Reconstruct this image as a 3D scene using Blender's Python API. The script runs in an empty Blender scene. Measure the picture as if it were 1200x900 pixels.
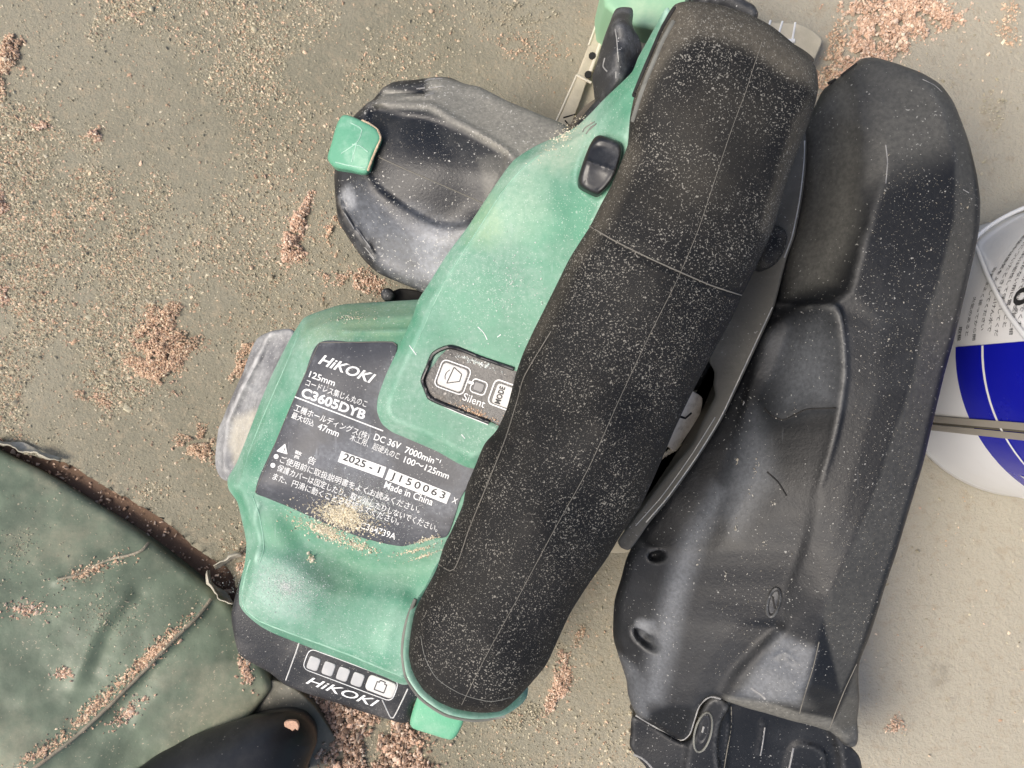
import bpy, math, random
import numpy as np
from mathutils import geometry, Vector
rnd = random.Random(7); rng = np.random.default_rng(7)
SC = bpy.context.scene
COL = SC.collection

# ------------------------------------------------------------------ camera, sky, sun, exposure
CAM_H, FPX = 0.5, 1078.0
cd = bpy.data.cameras.new('camera'); cam = bpy.data.objects.new('camera', cd); COL.objects.link(cam)
cam.location = (0, 0, CAM_H); cam.rotation_euler = (0, 0, 0)
cd.sensor_width = 36.0; cd.lens = 36.0 * FPX / 1200.0; cd.clip_start = 0.01; cd.clip_end = 50
SC.camera = cam
SUN_EL, SUN_AZ = 56, 200          # elevation; azimuth the light comes from (deg, counter-clockwise from +x)
w = bpy.data.worlds.new('World'); SC.world = w; w.use_nodes = True
wn = w.node_tree.nodes; wn.clear()
sky = wn.new('ShaderNodeTexSky'); sky.sky_type = 'NISHITA'; sky.sun_disc = False
sky.sun_elevation = math.radians(SUN_EL); sky.sun_rotation = math.radians(90 - SUN_AZ)
sky.air_density = 0.8; sky.dust_density = 4.0; sky.ozone_density = 1.0
bg = wn.new('ShaderNodeBackground'); bg.inputs[1].default_value = 0.13
wo = wn.new('ShaderNodeOutputWorld')
w.node_tree.links.new(sky.outputs[0], bg.inputs[0]); w.node_tree.links.new(bg.outputs[0], wo.inputs[0])
ld = bpy.data.lights.new('sun', 'SUN'); ld.energy = 1.9; ld.angle = math.radians(24); ld.color = (1, .93, .82)
sun = bpy.data.objects.new('sun', ld); COL.objects.link(sun)
_e, _a = math.radians(SUN_EL), math.radians(SUN_AZ)
sun.rotation_euler = Vector((math.cos(_e)*math.cos(_a), math.cos(_e)*math.sin(_a), math.sin(_e))).to_track_quat('Z', 'Y').to_euler()
SC.view_settings.view_transform = 'Standard'; SC.view_settings.look = 'None'
SC.view_settings.exposure = 0.62; SC.view_settings.gamma = 1
SC.render.engine = 'CYCLES'
SC.cycles.max_bounces = 6
SC.cycles.use_denoising = True
try: SC.cycles.denoiser = 'OPENIMAGEDENOISE'; SC.cycles.denoising_prefilter = 'ACCURATE'
except Exception: pass

# ------------------------------------------------------------------ helpers
def P(px, py, zmm):
    """point of the place that stands zmm above the ground and is seen at (px, py) of the 1200 x 900 photograph"""
    k = (CAM_H - zmm/1000.0) / FPX
    return np.array([(px-600)*k, (450-py)*k, zmm/1000.0])
def PA(pts):
    return np.array([P(*p) for p in pts])

def link_mesh(name, verts, faces, mat, parent=None, smooth=True, sharp=40):
    me = bpy.data.meshes.new(name)
    me.from_pydata([tuple(map(float, v)) for v in verts], [], [tuple(int(i) for i in f) for f in faces])
    if smooth:
        me.polygons.foreach_set('use_smooth', [True]*len(me.polygons))
        if sharp and sharp < 180: me.set_sharp_from_angle(angle=math.radians(sharp))
    me.validate()
    if mat: me.materials.append(mat)
    o = bpy.data.objects.new(name, me); COL.objects.link(o)
    if parent: o.parent = parent
    return o
def tri_mesh(name, V, T, mat, parent=None, smooth=False):
    """fast path for many triangles"""
    me = bpy.data.meshes.new(name)
    n, t = len(V), len(T)
    me.vertices.add(n); me.vertices.foreach_set('co', np.asarray(V, np.float32).ravel())
    me.loops.add(t*3); me.loops.foreach_set('vertex_index', np.asarray(T, np.int32).ravel())
    me.polygons.add(t); me.polygons.foreach_set('loop_start', np.arange(0, t*3, 3, dtype=np.int32))
    me.update(calc_edges=True)
    if smooth: me.polygons.foreach_set('use_smooth', [True]*t)
    me.materials.append(mat)
    o = bpy.data.objects.new(name, me); COL.objects.link(o)
    if parent: o.parent = parent
    return o
def thing(name, label, cat, loc=(0, 0, 0), group=None):
    o = bpy.data.objects.new(name, None); COL.objects.link(o); o.empty_display_size = .02
    o.location = loc
    return tag(o, label, cat, group)
def tag(o, label=None, cat=None, group=None, kind=None):
    for k, v in (('label', label), ('category', cat), ('group', group), ('kind', kind)):
        if v: o[k] = v
    return o

def catmull(pts, step, closed=True):
    """resample a polyline smoothly; pts (n, k)"""
    p = np.asarray(pts, float); n = len(p); out = []
    segs = n if closed else n-1
    for i in range(segs):
        if closed: a, b, c, d = p[(i-1) % n], p[i], p[(i+1) % n], p[(i+2) % n]
        else: a, b, c, d = p[max(i-1, 0)], p[i], p[i+1], p[min(i+2, n-1)]
        L = np.linalg.norm(c[:2]-b[:2]) + 1e-9
        m0 = (c-a) * L / (np.linalg.norm(c[:2]-a[:2])+1e-9) * .75
        m1 = (d-b) * L / (np.linalg.norm(d[:2]-b[:2])+1e-9) * .75
        k = max(1, int(round(L/step)))
        for j in range(k):
            t = j/k
            out.append((2*t**3-3*t*t+1)*b + (t**3-2*t*t+t)*m0 + (-2*t**3+3*t*t)*c + (t**3-t*t)*m1)
    if not closed: out.append(p[-1])
    return np.array(out)

def seg_dist(Q, A, B, chunk=2000):
    """distance of the points Q (n,2) to the segments A-B (m,2)"""
    out = np.empty(len(Q)); AB = B-A; L2 = (AB**2).sum(1)+1e-18
    for s in range(0, len(Q), chunk):
        q = Q[s:s+chunk]
        t = np.clip(((q[:, None, :]-A[None])*AB[None]).sum(2)/L2[None], 0, 1)
        d = q[:, None, :]-(A[None]+t[..., None]*AB[None])
        out[s:s+chunk] = np.sqrt((d**2).sum(2).min(1))
    return out
def inside(Q, loop):
    x, y = Q[:, 0], Q[:, 1]; r = np.zeros(len(Q), bool); n = len(loop)
    for i in range(n):
        x1, y1 = loop[i]; x2, y2 = loop[(i+1) % n]
        if y1 == y2: continue
        c = ((y1 > y) != (y2 > y)) & (x < (x2-x1)*(y-y1)/(y2-y1)+x1)
        r ^= c
    return r

_lat = {}
def vnoise(x, y, seed=0):
    if seed not in _lat: _lat[seed] = np.random.default_rng(100+seed).random((256, 256))
    g = _lat[seed]; xi = np.floor(x).astype(int); yi = np.floor(y).astype(int)
    fx = x-xi; fy = y-yi; fx = fx*fx*(3-2*fx); fy = fy*fy*(3-2*fy)
    a = g[xi % 256, yi % 256]; b = g[(xi+1) % 256, yi % 256]; c = g[xi % 256, (yi+1) % 256]; d = g[(xi+1) % 256, (yi+1) % 256]
    return (a*(1-fx)+b*fx)*(1-fy)+(c*(1-fx)+d*fx)*fy
def fbm(x, y, f, octv=4, seed=0):
    s = 0; a = 1; t = 0
    for i in range(octv):
        s = s+a*vnoise(x*f+i*17.3, y*f+i*9.1, seed+i); t += a; a *= .5; f *= 2.03
    return s/t

def bil(g, lo, st, q):
    u = np.clip((q-lo)/st, 0, np.array(g.shape)-1.001); i = u.astype(int); f = u-i
    a, b = i[:, 0], i[:, 1]
    return (g[a, b]*(1-f[:, 0])+g[a+1, b]*f[:, 0])*(1-f[:, 1])+(g[a, b+1]*(1-f[:, 0])+g[a+1, b+1]*f[:, 0])*f[:, 1]
class Surf:
    """a sculpted upper surface: thin-plate spline through control points, rounded towards an outline, plus features"""
    def __init__(s, ctrl, smooth=0.0):
        w_ = PA(ctrl)*1000; s.c = w_[:, :2]; z = w_[:, 2]; n = len(z)
        s.feats = []; s.loop = None; s.R = s.Hc = 0; s.chamfer = False
        if n < 3: s.n = 0; s.z0 = z.mean(); return
        s.n = n
        K = s.k(s.c, s.c)+np.eye(n)*smooth
        Pm = np.hstack([np.ones((n, 1)), s.c])
        A = np.block([[K, Pm], [Pm.T, np.zeros((3, 3))]])
        s.w = np.linalg.lstsq(A, np.concatenate([z, np.zeros(3)]), rcond=None)[0]
    @staticmethod
    def k(a, b):
        r2 = ((a[:, None]-b[None])**2).sum(2)
        return np.where(r2 > 0, r2*np.log(r2+1e-12), 0)*.5
    def base(s, q):
        q = np.atleast_2d(q)
        if s.n == 0: return np.full(len(q), s.z0)
        return s.k(q, s.c)@s.w[:s.n]+s.w[s.n]+q@s.w[s.n+1:]
    def outline(s, pxs, R, Hc, step, closed=True):
        """outline traced at its own height -> loop in mm"""
        pts = []
        for p in pxs:
            z = float(s.base(PA([(p[0], p[1], 60)])[:, :2]*1000)[0])
            for _ in range(12):
                xy = P(p[0], p[1], z)[:2]*1000
                z = .5*z+.5*float(s.base(xy[None])[0]-Hc)
            pts.append(P(p[0], p[1], z)[:2]*1000)
        lp = catmull(pts, step)
        x, y = lp[:, 0], lp[:, 1]
        if (x*np.roll(y, -1)-np.roll(x, -1)*y).sum() < 0: lp = lp[::-1]
        s.loop = lp; s.R, s.Hc = R, Hc
    def h(s, q, d=None):
        q = np.atleast_2d(q); z = s.base(q)
        if s.loop is not None and s.R > 0:
            if d is None: d = seg_dist(q, s.loop, np.roll(s.loop, -1, 0))
            t = np.clip(d/s.R, 0, 1)
            if s.chamfer:
                rd = .07                                   # flat bevel, tight rounding at its outer and inner edge
                lin = 1-t; sm = np.where(t > 1-rd, (1-t)**2/(2*rd)+0*t, lin-rd/2)
                z = z-s.Hc*(sm*.86/(1-rd/2)+.14*(1-np.sqrt(np.clip(1-(1-np.clip(t/.22, 0, 1))**2, 0, 1))))
            else:
                z = z-s.Hc*(1-np.sqrt(np.clip(1-(1-t)**2, 0, 1)))
        for f in s.feats: z = z+f(q)
        return z
    def drape(s, pxs, off=0.0):
        """image points -> points lying on this surface (m)"""
        p = np.asarray(pxs, float); z = np.full(len(p), 110.0 if s.n else s.z0)
        hf = s.fast if len(p) > 200 and s.loop is not None else s.h
        if s.n: z = np.full(len(p), float(s.base(s.c).mean()))
        for _ in range(14):
            xy = np.stack([(p[:, 0]-600), (450-p[:, 1])], 1)*((CAM_H*1000-z)/FPX)[:, None]
            z = .4*z+.6*(hf(xy)+off)
        xy = np.stack([(p[:, 0]-600), (450-p[:, 1])], 1)*((CAM_H*1000-z)/FPX)[:, None]
        return np.column_stack([xy, z])/1000
    def fast(s, q):
        """heights read from a fine grid made once"""
        if not hasattr(s, '_g') or s._gn != len(s.feats):
            s._gn = len(s.feats); s._lo = s.loop.min(0)-12; hi = s.loop.max(0)+12; s._st = .6
            s._nx, s._ny = (np.ceil((hi-s._lo)/s._st)+1).astype(int)
            X, Y = np.meshgrid(np.arange(s._nx)*s._st+s._lo[0], np.arange(s._ny)*s._st+s._lo[1], indexing='ij')
            s._g = s.h(np.column_stack([X.ravel(), Y.ravel()])).reshape(s._nx, s._ny)
        return bil(s._g, s._lo, s._st, q)
    # features ---------------------------------------------------------
    def w2(s, px, py):
        return s.drape([(px, py)])[0, :2]*1000
    def bump(s, px, py, rx, ry, ang, amp, p=2):
        c = s.w2(px, py); ca, sa = math.cos(math.radians(ang)), math.sin(math.radians(ang))
        def f(q):
            dx, dy = q[:, 0]-c[0], q[:, 1]-c[1]
            u, v = (dx*ca+dy*sa)/rx, (-dx*sa+dy*ca)/ry
            return amp*np.exp(-((u*u+v*v)**(p/2)))
        s.feats.append(f)
    def ridge(s, pxs, wid, amp, one_sided=0):
        L = s.drape(pxs)[:, :2]*1000
        L = catmull(L, 2.0, closed=False)
        A, B = L[:-1], L[1:]
        def f(q):
            d = seg_dist(q, A, B)
            return amp*np.exp(-(d/wid)**2)
        s.feats.append(f)
    def plateau(s, pxs, edge, amp):
        """raise (or sink) the area inside an image polygon by amp with a soft edge"""
        L = catmull(s.drape(pxs)[:, :2]*1000, 2.0)
        A, B = L, np.roll(L, -1, 0)
        def f(q):
            d = seg_dist(q, A, B); ins = inside(q, L); sd = np.where(ins, d, -d)
            t = np.clip((sd+edge*.5)/edge, 0, 1)
            return amp*t*t*(3-2*t)
        s.feats.append(f)
    def faded(s, pxs, edge, amp, pa, pb):
        """like plateau, running out from pa towards pb"""
        L = catmull(s.drape(pxs)[:, :2]*1000, 2.0); A, B = L, np.roll(L, -1, 0); a, b = s.w2(*pa), s.w2(*pb)
        def f(q):
            d = seg_dist(q, A, B); ins = inside(q, L); sd = np.where(ins, d, -d)
            t = np.clip((sd+edge*.5)/edge, 0, 1); u = np.clip(1-((q-a)@(b-a))/((b-a)@(b-a)), 0, 1)
            return amp*t*t*(3-2*t)*u
        s.feats.append(f)
    def grain(s, f_, amp, seed=3):
        s.feats.append(lambda q: amp*(fbm(q[:, 0]+500, q[:, 1]+500, f_, 3, seed)-.5))

class Facets(Surf):
    """upper surface of flat facets meeting in creases: control polylines are triangulated and the creases slightly rounded"""
    def __init__(s, lines, rad=.9):
        s.n = 1; s.feats = []; s.loop = None; s.R = s.Hc = 0; s.chamfer = False; s.rad = rad
        pts = []; ed = []
        for L in lines:
            for i in range(len(L)-1): ed.append((len(pts)+i, len(pts)+i+1))
            pts += list(L)
        w_ = PA(pts)*1000; s.c = w_[:, :2]
        vs, _, fs, ov, _, _ = geometry.delaunay_2d_cdt([Vector(p) for p in s.c], ed, [], 0, 1e-3)
        s.V = np.array([tuple(v) for v in vs]); zz = np.zeros(len(vs))
        for i, l in enumerate(ov):
            if l: zz[i] = np.mean([w_[j, 2] for j in l])
            else: zz[i] = w_[np.argmin(((s.c-s.V[i])**2).sum(1)), 2]
        s.z = zz; s.T = np.array([tuple(f) for f in fs])
        ring = [(0, 0)]+[(rad*math.cos(a), rad*math.sin(a)) for a in np.arange(6)*math.pi/3]
        s.off = np.array(ring)
    def lin(s, q):
        out = np.full(len(q), np.nan); best = np.full(len(q), -1e9)
        for a, b, c in s.T:
            A, B, C = s.V[a], s.V[b], s.V[c]; den = (B[1]-C[1])*(A[0]-C[0])+(C[0]-B[0])*(A[1]-C[1])
            if abs(den) < 1e-9: continue
            lo, hi = np.minimum(np.minimum(A, B), C)-15, np.maximum(np.maximum(A, B), C)+15
            k = np.where((q[:, 0] >= lo[0]) & (q[:, 0] <= hi[0]) & (q[:, 1] >= lo[1]) & (q[:, 1] <= hi[1]))[0]
            if not len(k): continue
            x, y = q[k, 0]-C[0], q[k, 1]-C[1]
            l1 = ((B[1]-C[1])*x+(C[0]-B[0])*y)/den; l2 = ((C[1]-A[1])*x+(A[0]-C[0])*y)/den; l3 = 1-l1-l2
            m = np.minimum(np.minimum(l1, l2), l3); h = math.sqrt(abs(den)); sc = m*h
            up = sc > best[k]; u = k[up]
            c1, c2, c3 = np.clip(l1[up], 0, 1), np.clip(l2[up], 0, 1), np.clip(l3[up], 0, 1); t = c1+c2+c3
            out[u] = (c1*s.z[a]+c2*s.z[b]+c3*s.z[c])/t; best[u] = np.where(m[up] >= 0, 1e9, sc[up])
        return np.where(np.isnan(out), s.z.mean(), out)
    def base(s, q):
        q = np.atleast_2d(q)
        if not hasattr(s, '_b'):
            s._blo = s.c.min(0)-8; hi = s.c.max(0)+8; n1, n2 = np.ceil((hi-s._blo)/.5).astype(int)+1
            X, Y = np.meshgrid(np.arange(n1)*.5+s._blo[0], np.arange(n2)*.5+s._blo[1], indexing='ij')
            g = s.lin(np.column_stack([X.ravel(), Y.ravel()])).reshape(n1, n2)
            for ax in (0, 1):                              # round the creases
                for _ in range(2):
                    k = np.zeros_like(g); w_ = (1, 2, 3, 2, 1)
                    gp = np.pad(g, [(2, 2) if a == ax else (0, 0) for a in (0, 1)], mode='edge')
                    for i, ww in enumerate(w_): k += ww*np.take(gp, np.arange(i, i+g.shape[ax]), axis=ax)
                    g = k/9
            s._b = g
        return bil(s._b, s._blo, .5, q)

def slab(name, parent, mat, surf, pxs, R=3, Hc=3, zlow=None, under=None, step=1.3, grid=1.8, edge_step=1.2, sharp=45, inset_low=0.0, dust=()):
    """solid with a sculpted top, rounded rim, walls and a closed underside.
    zlow: absolute height (mm) of the underside; under=(R2, H2): rounded underside below the rim"""
    surf.outline(pxs, R, Hc, edge_step)
    lp = surf.loop; n = len(lp); A, B = lp, np.roll(lp, -1, 0)
    tang = np.roll(lp, -1, 0)-np.roll(lp, 1, 0); tang /= np.linalg.norm(tang, axis=1)[:, None]+1e-9
    nin = np.column_stack([-tang[:, 1], tang[:, 0]])
    extra = []
    if R > 0:
        for a in (10, 22, 36, 52, 70, 90):
            d = R*(1-math.cos(math.radians(a)))
            if d > 3.2*grid: break
            q = lp+nin*d
            ok = inside(q, lp) & (seg_dist(q, A, B) > .93*d)
            extra.append(q[ok])
    lo, hi = lp.min(0), lp.max(0)
    gx = np.arange(lo[0], hi[0], grid); gy = np.arange(lo[1], hi[1], grid*.866)
    G = np.array([(x+(.5*grid if j % 2 else 0), y) for j, y in enumerate(gy) for x in gx])
    G = G[inside(G, lp)]
    dG = seg_dist(G, A, B); dmin = max(.8*grid, min(R, 3.2*grid)*1.05) if R > 0 else .7*grid
    G = G[dG > dmin]
    pts = np.vstack([lp]+extra+[G])
    vs, _, fs, ov, _, _ = geometry.delaunay_2d_cdt([Vector(p) for p in pts], [], [list(range(n))], 1, 1e-4)
    V2 = np.array([tuple(v) for v in vs]); remap = {}
    for i, l in enumerate(ov):
        for j in l:
            if j < n: remap[j] = i
    z = surf.h(V2)
    verts = [(x/1000, y/1000, zz/1000) for (x, y), zz in zip(V2, z)]
    faces = [tuple(f) for f in fs]
    idx = [remap[i] for i in range(n)]
    zb = z[idx]; xy = V2[idx]
    rings = []
    if under:
        R2, H2 = under
        for a in (15, 32, 50, 68, 86):
            ra = math.radians(a)
            rings.append((R2*(1-math.cos(ra)), zb-H2*math.sin(ra)))
    if zlow is not None:
        for t in (.33, .66, 1.0):
            rings.append((inset_low*t, zb*(1-t)+np.minimum(zlow, zb-.2)*t))
    ns = sum(np.roll(nin, k, 0) for k in range(-9, 10)); ns /= np.linalg.norm(ns, axis=1)[:, None]+1e-9
    prev = idx
    for ins, zz in rings:
        b0 = len(verts); q = xy+ns*ins
        for (x, y), k in zip(q, zz): verts.append((x/1000, y/1000, k/1000))
        cur = list(range(b0, b0+n))
        for i in range(n):
            j = (i+1) % n
            faces.append((prev[j], prev[i], cur[i], cur[j]))
        prev = cur
    c = np.mean([verts[i] for i in prev], axis=0); verts.append(tuple(c))
    for i in range(n): faces.append((prev[(i+1) % n], prev[i], len(verts)-1))
    o = link_mesh(name, verts, faces, mat, parent, True, sharp)
    if dust:                                   # how strongly dust, painted sheen and painted skylight cover each place
        q = np.array(verts)[:, :2]*1000; dvs = {'dust': np.zeros(len(verts)), 'scuff_sheen': np.zeros(len(verts))}
        for poly, edge, am, *nm in dust:
            dv = dvs[nm[0] if nm else 'dust']
            L = surf.drape(poly)[:, :2]*1000
            d = seg_dist(q, L, np.roll(L, -1, 0)); sd = np.where(inside(q, L), d, -d)
            t = np.clip((sd+edge*.5)/edge, 0, 1); np.maximum(dv, am*t*t*(3-2*t), out=dv)
        for nm, dv in dvs.items(): o.data.attributes.new(nm, 'FLOAT', 'POINT').data.foreach_set('value', dv.astype(np.float32))
    return o

def tube(name, pts, r, mat, parent=None, sides=8, closed=False, link=True, flat=1.0):
    p = np.asarray(pts, float); n = len(p); V = []; F = []
    for i in range(n):
        a = p[(i-1) % n] if closed else p[max(i-1, 0)]; b = p[(i+1) % n] if closed else p[min(i+1, n-1)]
        t = b-a; t = t/(np.linalg.norm(t)+1e-12)
        up = np.array([0, 0, 1.0]) if abs(t[2]) < .9 else np.array([1.0, 0, 0])
        u = np.cross(up, t); u /= np.linalg.norm(u); v = np.cross(t, u)
        rr = r[i] if hasattr(r, '__len__') else r
        for k in range(sides):
            an = 2*math.pi*k/sides
            V.append(p[i]+rr*(math.cos(an)*u+math.sin(an)*v*flat))
    m = n if closed else n-1
    for i in range(m):
        j = (i+1) % n
        for k in range(sides):
            l = (k+1) % sides
            F.append((i*sides+k, i*sides+l, j*sides+l, j*sides+k))
    if not closed:
        F.append(tuple(range(sides))[::-1]); F.append(tuple((n-1)*sides+k for k in range(sides)))
    if not link: return V, F
    return link_mesh(name, V, F, mat, parent, True, 60)
def seam(name, surf, pxs, r_mm, mat, parent, off=0.0, step=4, sides=6, closed=False):
    L = catmull(np.asarray(pxs, float), step, closed=closed)
    return tube(name, surf.drape(L, off), r_mm/1000, mat, parent, sides, closed=closed)
def join_tubes(name, lst, mat, parent):
    V = []; F = []
    for v, f in lst:
        b = len(V); V += list(v); F += [tuple(i+b for i in q) for q in f]
    return link_mesh(name, V, F, mat, parent, True, 60)

# ---- flat print that lies on a surface
_tc = {}
def glyphs(s, bold=0.0, shear=0.0, spacing=1.0):
    key = (s, bold, shear, spacing)
    if key in _tc: return _tc[key]
    c = bpy.data.curves.new('lettering', 'FONT'); c.body = s; c.offset = bold; c.shear = shear; c.resolution_u = 3; c.space_character = spacing
    o = bpy.data.objects.new('lettering', c); COL.objects.link(o)
    dg = bpy.context.evaluated_depsgraph_get(); ev = o.evaluated_get(dg); m = ev.to_mesh()
    V = np.array([v.co[:2] for v in m.vertices]); F = [tuple(p.vertices) for p in m.polygons]
    ev.to_mesh_clear(); bpy.data.objects.remove(o); bpy.data.curves.remove(c)
    _tc[key] = (V, F); return V, F
class Print:
    def __init__(s): s.V = []; s.F = []
    def add(s, px, F):
        b = len(s.V); s.V += [tuple(p) for p in px]; s.F += [tuple(i+b for i in f) for f in F]
    def text(s, txt, start, end, cap, bold=0.0, shear=0.0, spacing=1.0, capu=.69):
        """baseline from start to end (image px), capital height cap px"""
        V, F = glyphs(txt, bold, shear, spacing)
        a, b = np.array(start, float), np.array(end, float); L = np.linalg.norm(b-a); e1 = (b-a)/L; e2 = np.array([e1[1], -e1[0]])
        x0, x1 = V[:, 0].min(), V[:, 0].max()
        u = (V[:, 0]-x0)/(x1-x0)*L; v = V[:, 1]/capu*cap
        s.add(a+u[:, None]*e1+v[:, None]*e2, F)
    def poly(s, pts): s.add(pts, [tuple(range(len(pts)))])
    def line(s, a, b, wd):
        a, b = np.array(a, float), np.array(b, float); e = (b-a)/np.linalg.norm(b-a); n_ = np.array([e[1], -e[0]])*wd/2
        k = max(1, int(np.linalg.norm(b-a)/4))
        pts = []; 
        for i in range(k+1):
            m = a+(b-a)*i/k; pts += [m+n_, m-n_]
        s.add(pts, [(2*i, 2*i+1, 2*i+3, 2*i+2) for i in range(k)])
    def path(s, pts, wd, closed=False):
        n = len(pts)
        for i in range(n if closed else n-1): s.line(pts[i], pts[(i+1) % n], wd)
    def build(s, name, surf, off, mat, parent):
        if isinstance(surf, Surf): V = surf.drape(s.V, off)
        else: V = np.array([surf(x, y) for x, y in s.V])
        F = []
        for f in s.F:
            q = V[list(f)]; nz = sum((q[i][0]*q[(i+1) % len(q)][1]-q[(i+1) % len(q)][0]*q[i][1]) for i in range(len(q)))
            F.append(f if nz > 0 else f[::-1])
        return link_mesh(name, V, F, mat, parent, False)
def rrect(cx, cy, w_, h_, ang, r, k=4):
    """rounded rectangle, image px"""
    a = math.radians(ang); out = []
    for sx, sy, st in ((1, 1, 0), (-1, 1, 90), (-1, -1, 180), (1, -1, 270)):
        for i in range(k+1):
            t = math.radians(st+90*i/k)
            x = sx*(w_/2-r)+r*math.cos(t); y = sy*(h_/2-r)+r*math.sin(t)
            out.append((cx+x*math.cos(a)-y*math.sin(a), cy+x*math.sin(a)+y*math.cos(a)))
    return out

# ------------------------------------------------------------------ materials
def mat(name, base, rough=.6, film=None, film_amt=0.0, film_scale=25, speck=None, speck_amt=0.0, speck_scale=900, speck_size=.22,
        mottle=0.0, bump=.0, bump_scale=900, scratch=0.0, metal=0.0, spec=.5, film_lo=.45, film_hi=.7, coat=0.0, seed=0.0, edge=None, edge_amt=0.0, patches=(), dust_light_col=None, sheencol=None):
    m = bpy.data.materials.new(name); m.use_nodes = True; nt = m.node_tree; N = nt.nodes; Lk = nt.links
    bs = N['Principled BSDF']; bs.inputs['Roughness'].default_value = rough; bs.inputs['Metallic'].default_value = metal
    bs.inputs['Specular IOR Level'].default_value = spec; bs.inputs['Coat Weight'].default_value = coat
    tc = N.new('ShaderNodeTexCoord')
    mp = N.new('ShaderNodeMapping'); mp.inputs['Location'].default_value = (seed, seed*.7, seed*.3); Lk.new(tc.outputs['Object'], mp.inputs[0])
    co = mp.outputs[0]
    def noise(sc, det=4, rg=.55, vec=None):
        t = N.new('ShaderNodeTexNoise'); t.inputs['Scale'].default_value = sc; t.inputs['Detail'].default_value = det; t.inputs['Roughness'].default_value = rg
        Lk.new(vec or co, t.inputs['Vector']); return t.outputs['Fac']
    def ramp(f, a, b, lo=0.0, hi=1.0):
        t = N.new('ShaderNodeMapRange'); t.interpolation_type = 'SMOOTHSTEP'
        for i, v in zip(('From Min', 'From Max', 'To Min', 'To Max'), (a, b, lo, hi)): t.inputs[i].default_value = v
        Lk.new(f, t.inputs['Value']); return t.outputs['Result']
    def mix(fac, a, b):
        t = N.new('ShaderNodeMix'); t.data_type = 'RGBA'
        if isinstance(fac, float): t.inputs[0].default_value = fac
        else: Lk.new(fac, t.inputs[0])
        for v, k in ((a, 6), (b, 7)):
            if isinstance(v, tuple): t.inputs[k].default_value = (*v, 1)
            else: Lk.new(v, t.inputs[k])
        return t.outputs[2]
    def mul(a, b):
        t = N.new('ShaderNodeMath'); t.operation = 'MULTIPLY'
        for v, k in ((a, 0), (b, 1)):
            if isinstance(v, (int, float)): t.inputs[k].default_value = v
            else: Lk.new(v, t.inputs[k])
        return t.outputs[0]
    c = base
    if mottle:
        d = tuple(min(1, v*(1+mottle)) for v in base); e = tuple(v*(1-mottle) for v in base)
        c = mix(ramp(noise(60, 5), .3, .7), e, d)
    rg = None
    if film and film_amt:
        f1 = ramp(noise(film_scale, 6, .65), film_lo, film_hi, 0.0, film_amt)
        f2 = ramp(noise(film_scale*14, 3, .6), .3, .75, .55, 1.0)
        c = mix(mul(f1, f2), c, film)
        rg = ramp(f1, 0, 1, rough, min(1, rough+.35))
    for acol, anam in ((dust_light_col, 'dust'), (sheencol, 'scuff_sheen')):
        if not acol: continue
        da = N.new('ShaderNodeAttribute'); da.attribute_name = anam
        ad = N.new('ShaderNodeMath'); ad.operation = 'MULTIPLY_ADD'; Lk.new(noise(55, 5, .65), ad.inputs[0]); ad.inputs[1].default_value = .7; ad.inputs[2].default_value = .62
        c = mix(mul(mul(da.outputs['Fac'], ad.outputs[0]), ramp(noise(650, 3, .6), .3, .7, .65, 1.0)), c, acol)
    for (px, py, pz, rad, am, pc) in patches:             # areas of dust, scuffing, painted sheen and painted shade
        c0 = P(px, py, pz)
        vd = N.new('ShaderNodeVectorMath'); vd.operation = 'DISTANCE'; Lk.new(tc.outputs['Object'], vd.inputs[0]); vd.inputs[1].default_value = tuple(c0)
        nz = N.new('ShaderNodeMath'); nz.operation = 'MULTIPLY_ADD'; Lk.new(noise(75, 5, .65), nz.inputs[0]); nz.inputs[1].default_value = rad*.0011; Lk.new(vd.outputs['Value'], nz.inputs[2])
        pm = ramp(nz.outputs[0], rad*.0009, rad*.0017, am, 0.0)
        c = mix(mul(pm, ramp(noise(500, 3, .6), .3, .7, .6, 1.0)), c, pc)
    if edge:
        ge = N.new('ShaderNodeNewGeometry')
        pe = ramp(ge.outputs['Pointiness'], .505, .56, 0.0, edge_amt)
        c = mix(mul(pe, ramp(noise(220, 4), .35, .6, .35, 1.0)), c, edge)
    if scratch:
        mp2 = N.new('ShaderNodeMapping'); mp2.inputs['Rotation'].default_value = (0, 0, .6); mp2.inputs['Scale'].default_value = (1, .05, 1); Lk.new(tc.outputs['Object'], mp2.inputs[0])
        s = ramp(noise(700, 2, .5, mp2.outputs[0]), .66, .72, 0, scratch)
        s = mul(s, ramp(noise(30, 3), .45, .65))
        c = mix(s, c, film or (.6, .6, .6))
    if speck and speck_amt:
        dens = ramp(noise(38, 3), .28, .66, -.035, .035)
        for sc, th, am in ((speck_scale*1.25, .755-speck_size*.24, speck_amt), (speck_scale*.62, .79-speck_size*.24, speck_amt*.85)):
            ad = N.new('ShaderNodeMath'); ad.operation = 'ADD'; Lk.new(noise(sc, 1.5, .6), ad.inputs[0]); Lk.new(dens, ad.inputs[1])
            c = mix(ramp(ad.outputs[0], th, th+.05, 0.0, am), c, speck)
    if isinstance(c, tuple): bs.inputs['Base Color'].default_value = (*c, 1)
    else: Lk.new(c, bs.inputs['Base Color'])
    if rg: Lk.new(rg, bs.inputs['Roughness'])
    if bump:
        b = N.new('ShaderNodeBump'); b.inputs['Strength'].default_value = bump; b.inputs['Distance'].default_value = .0006
        Lk.new(noise(bump_scale, 4, .6), b.inputs['Height']); Lk.new(b.outputs[0], bs.inputs['Normal'])
    return m
TAN = (.50, .45, .36)
M = {}
BLU = (.20, .215, .24); OLV = (.20, .185, .15)
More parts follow.
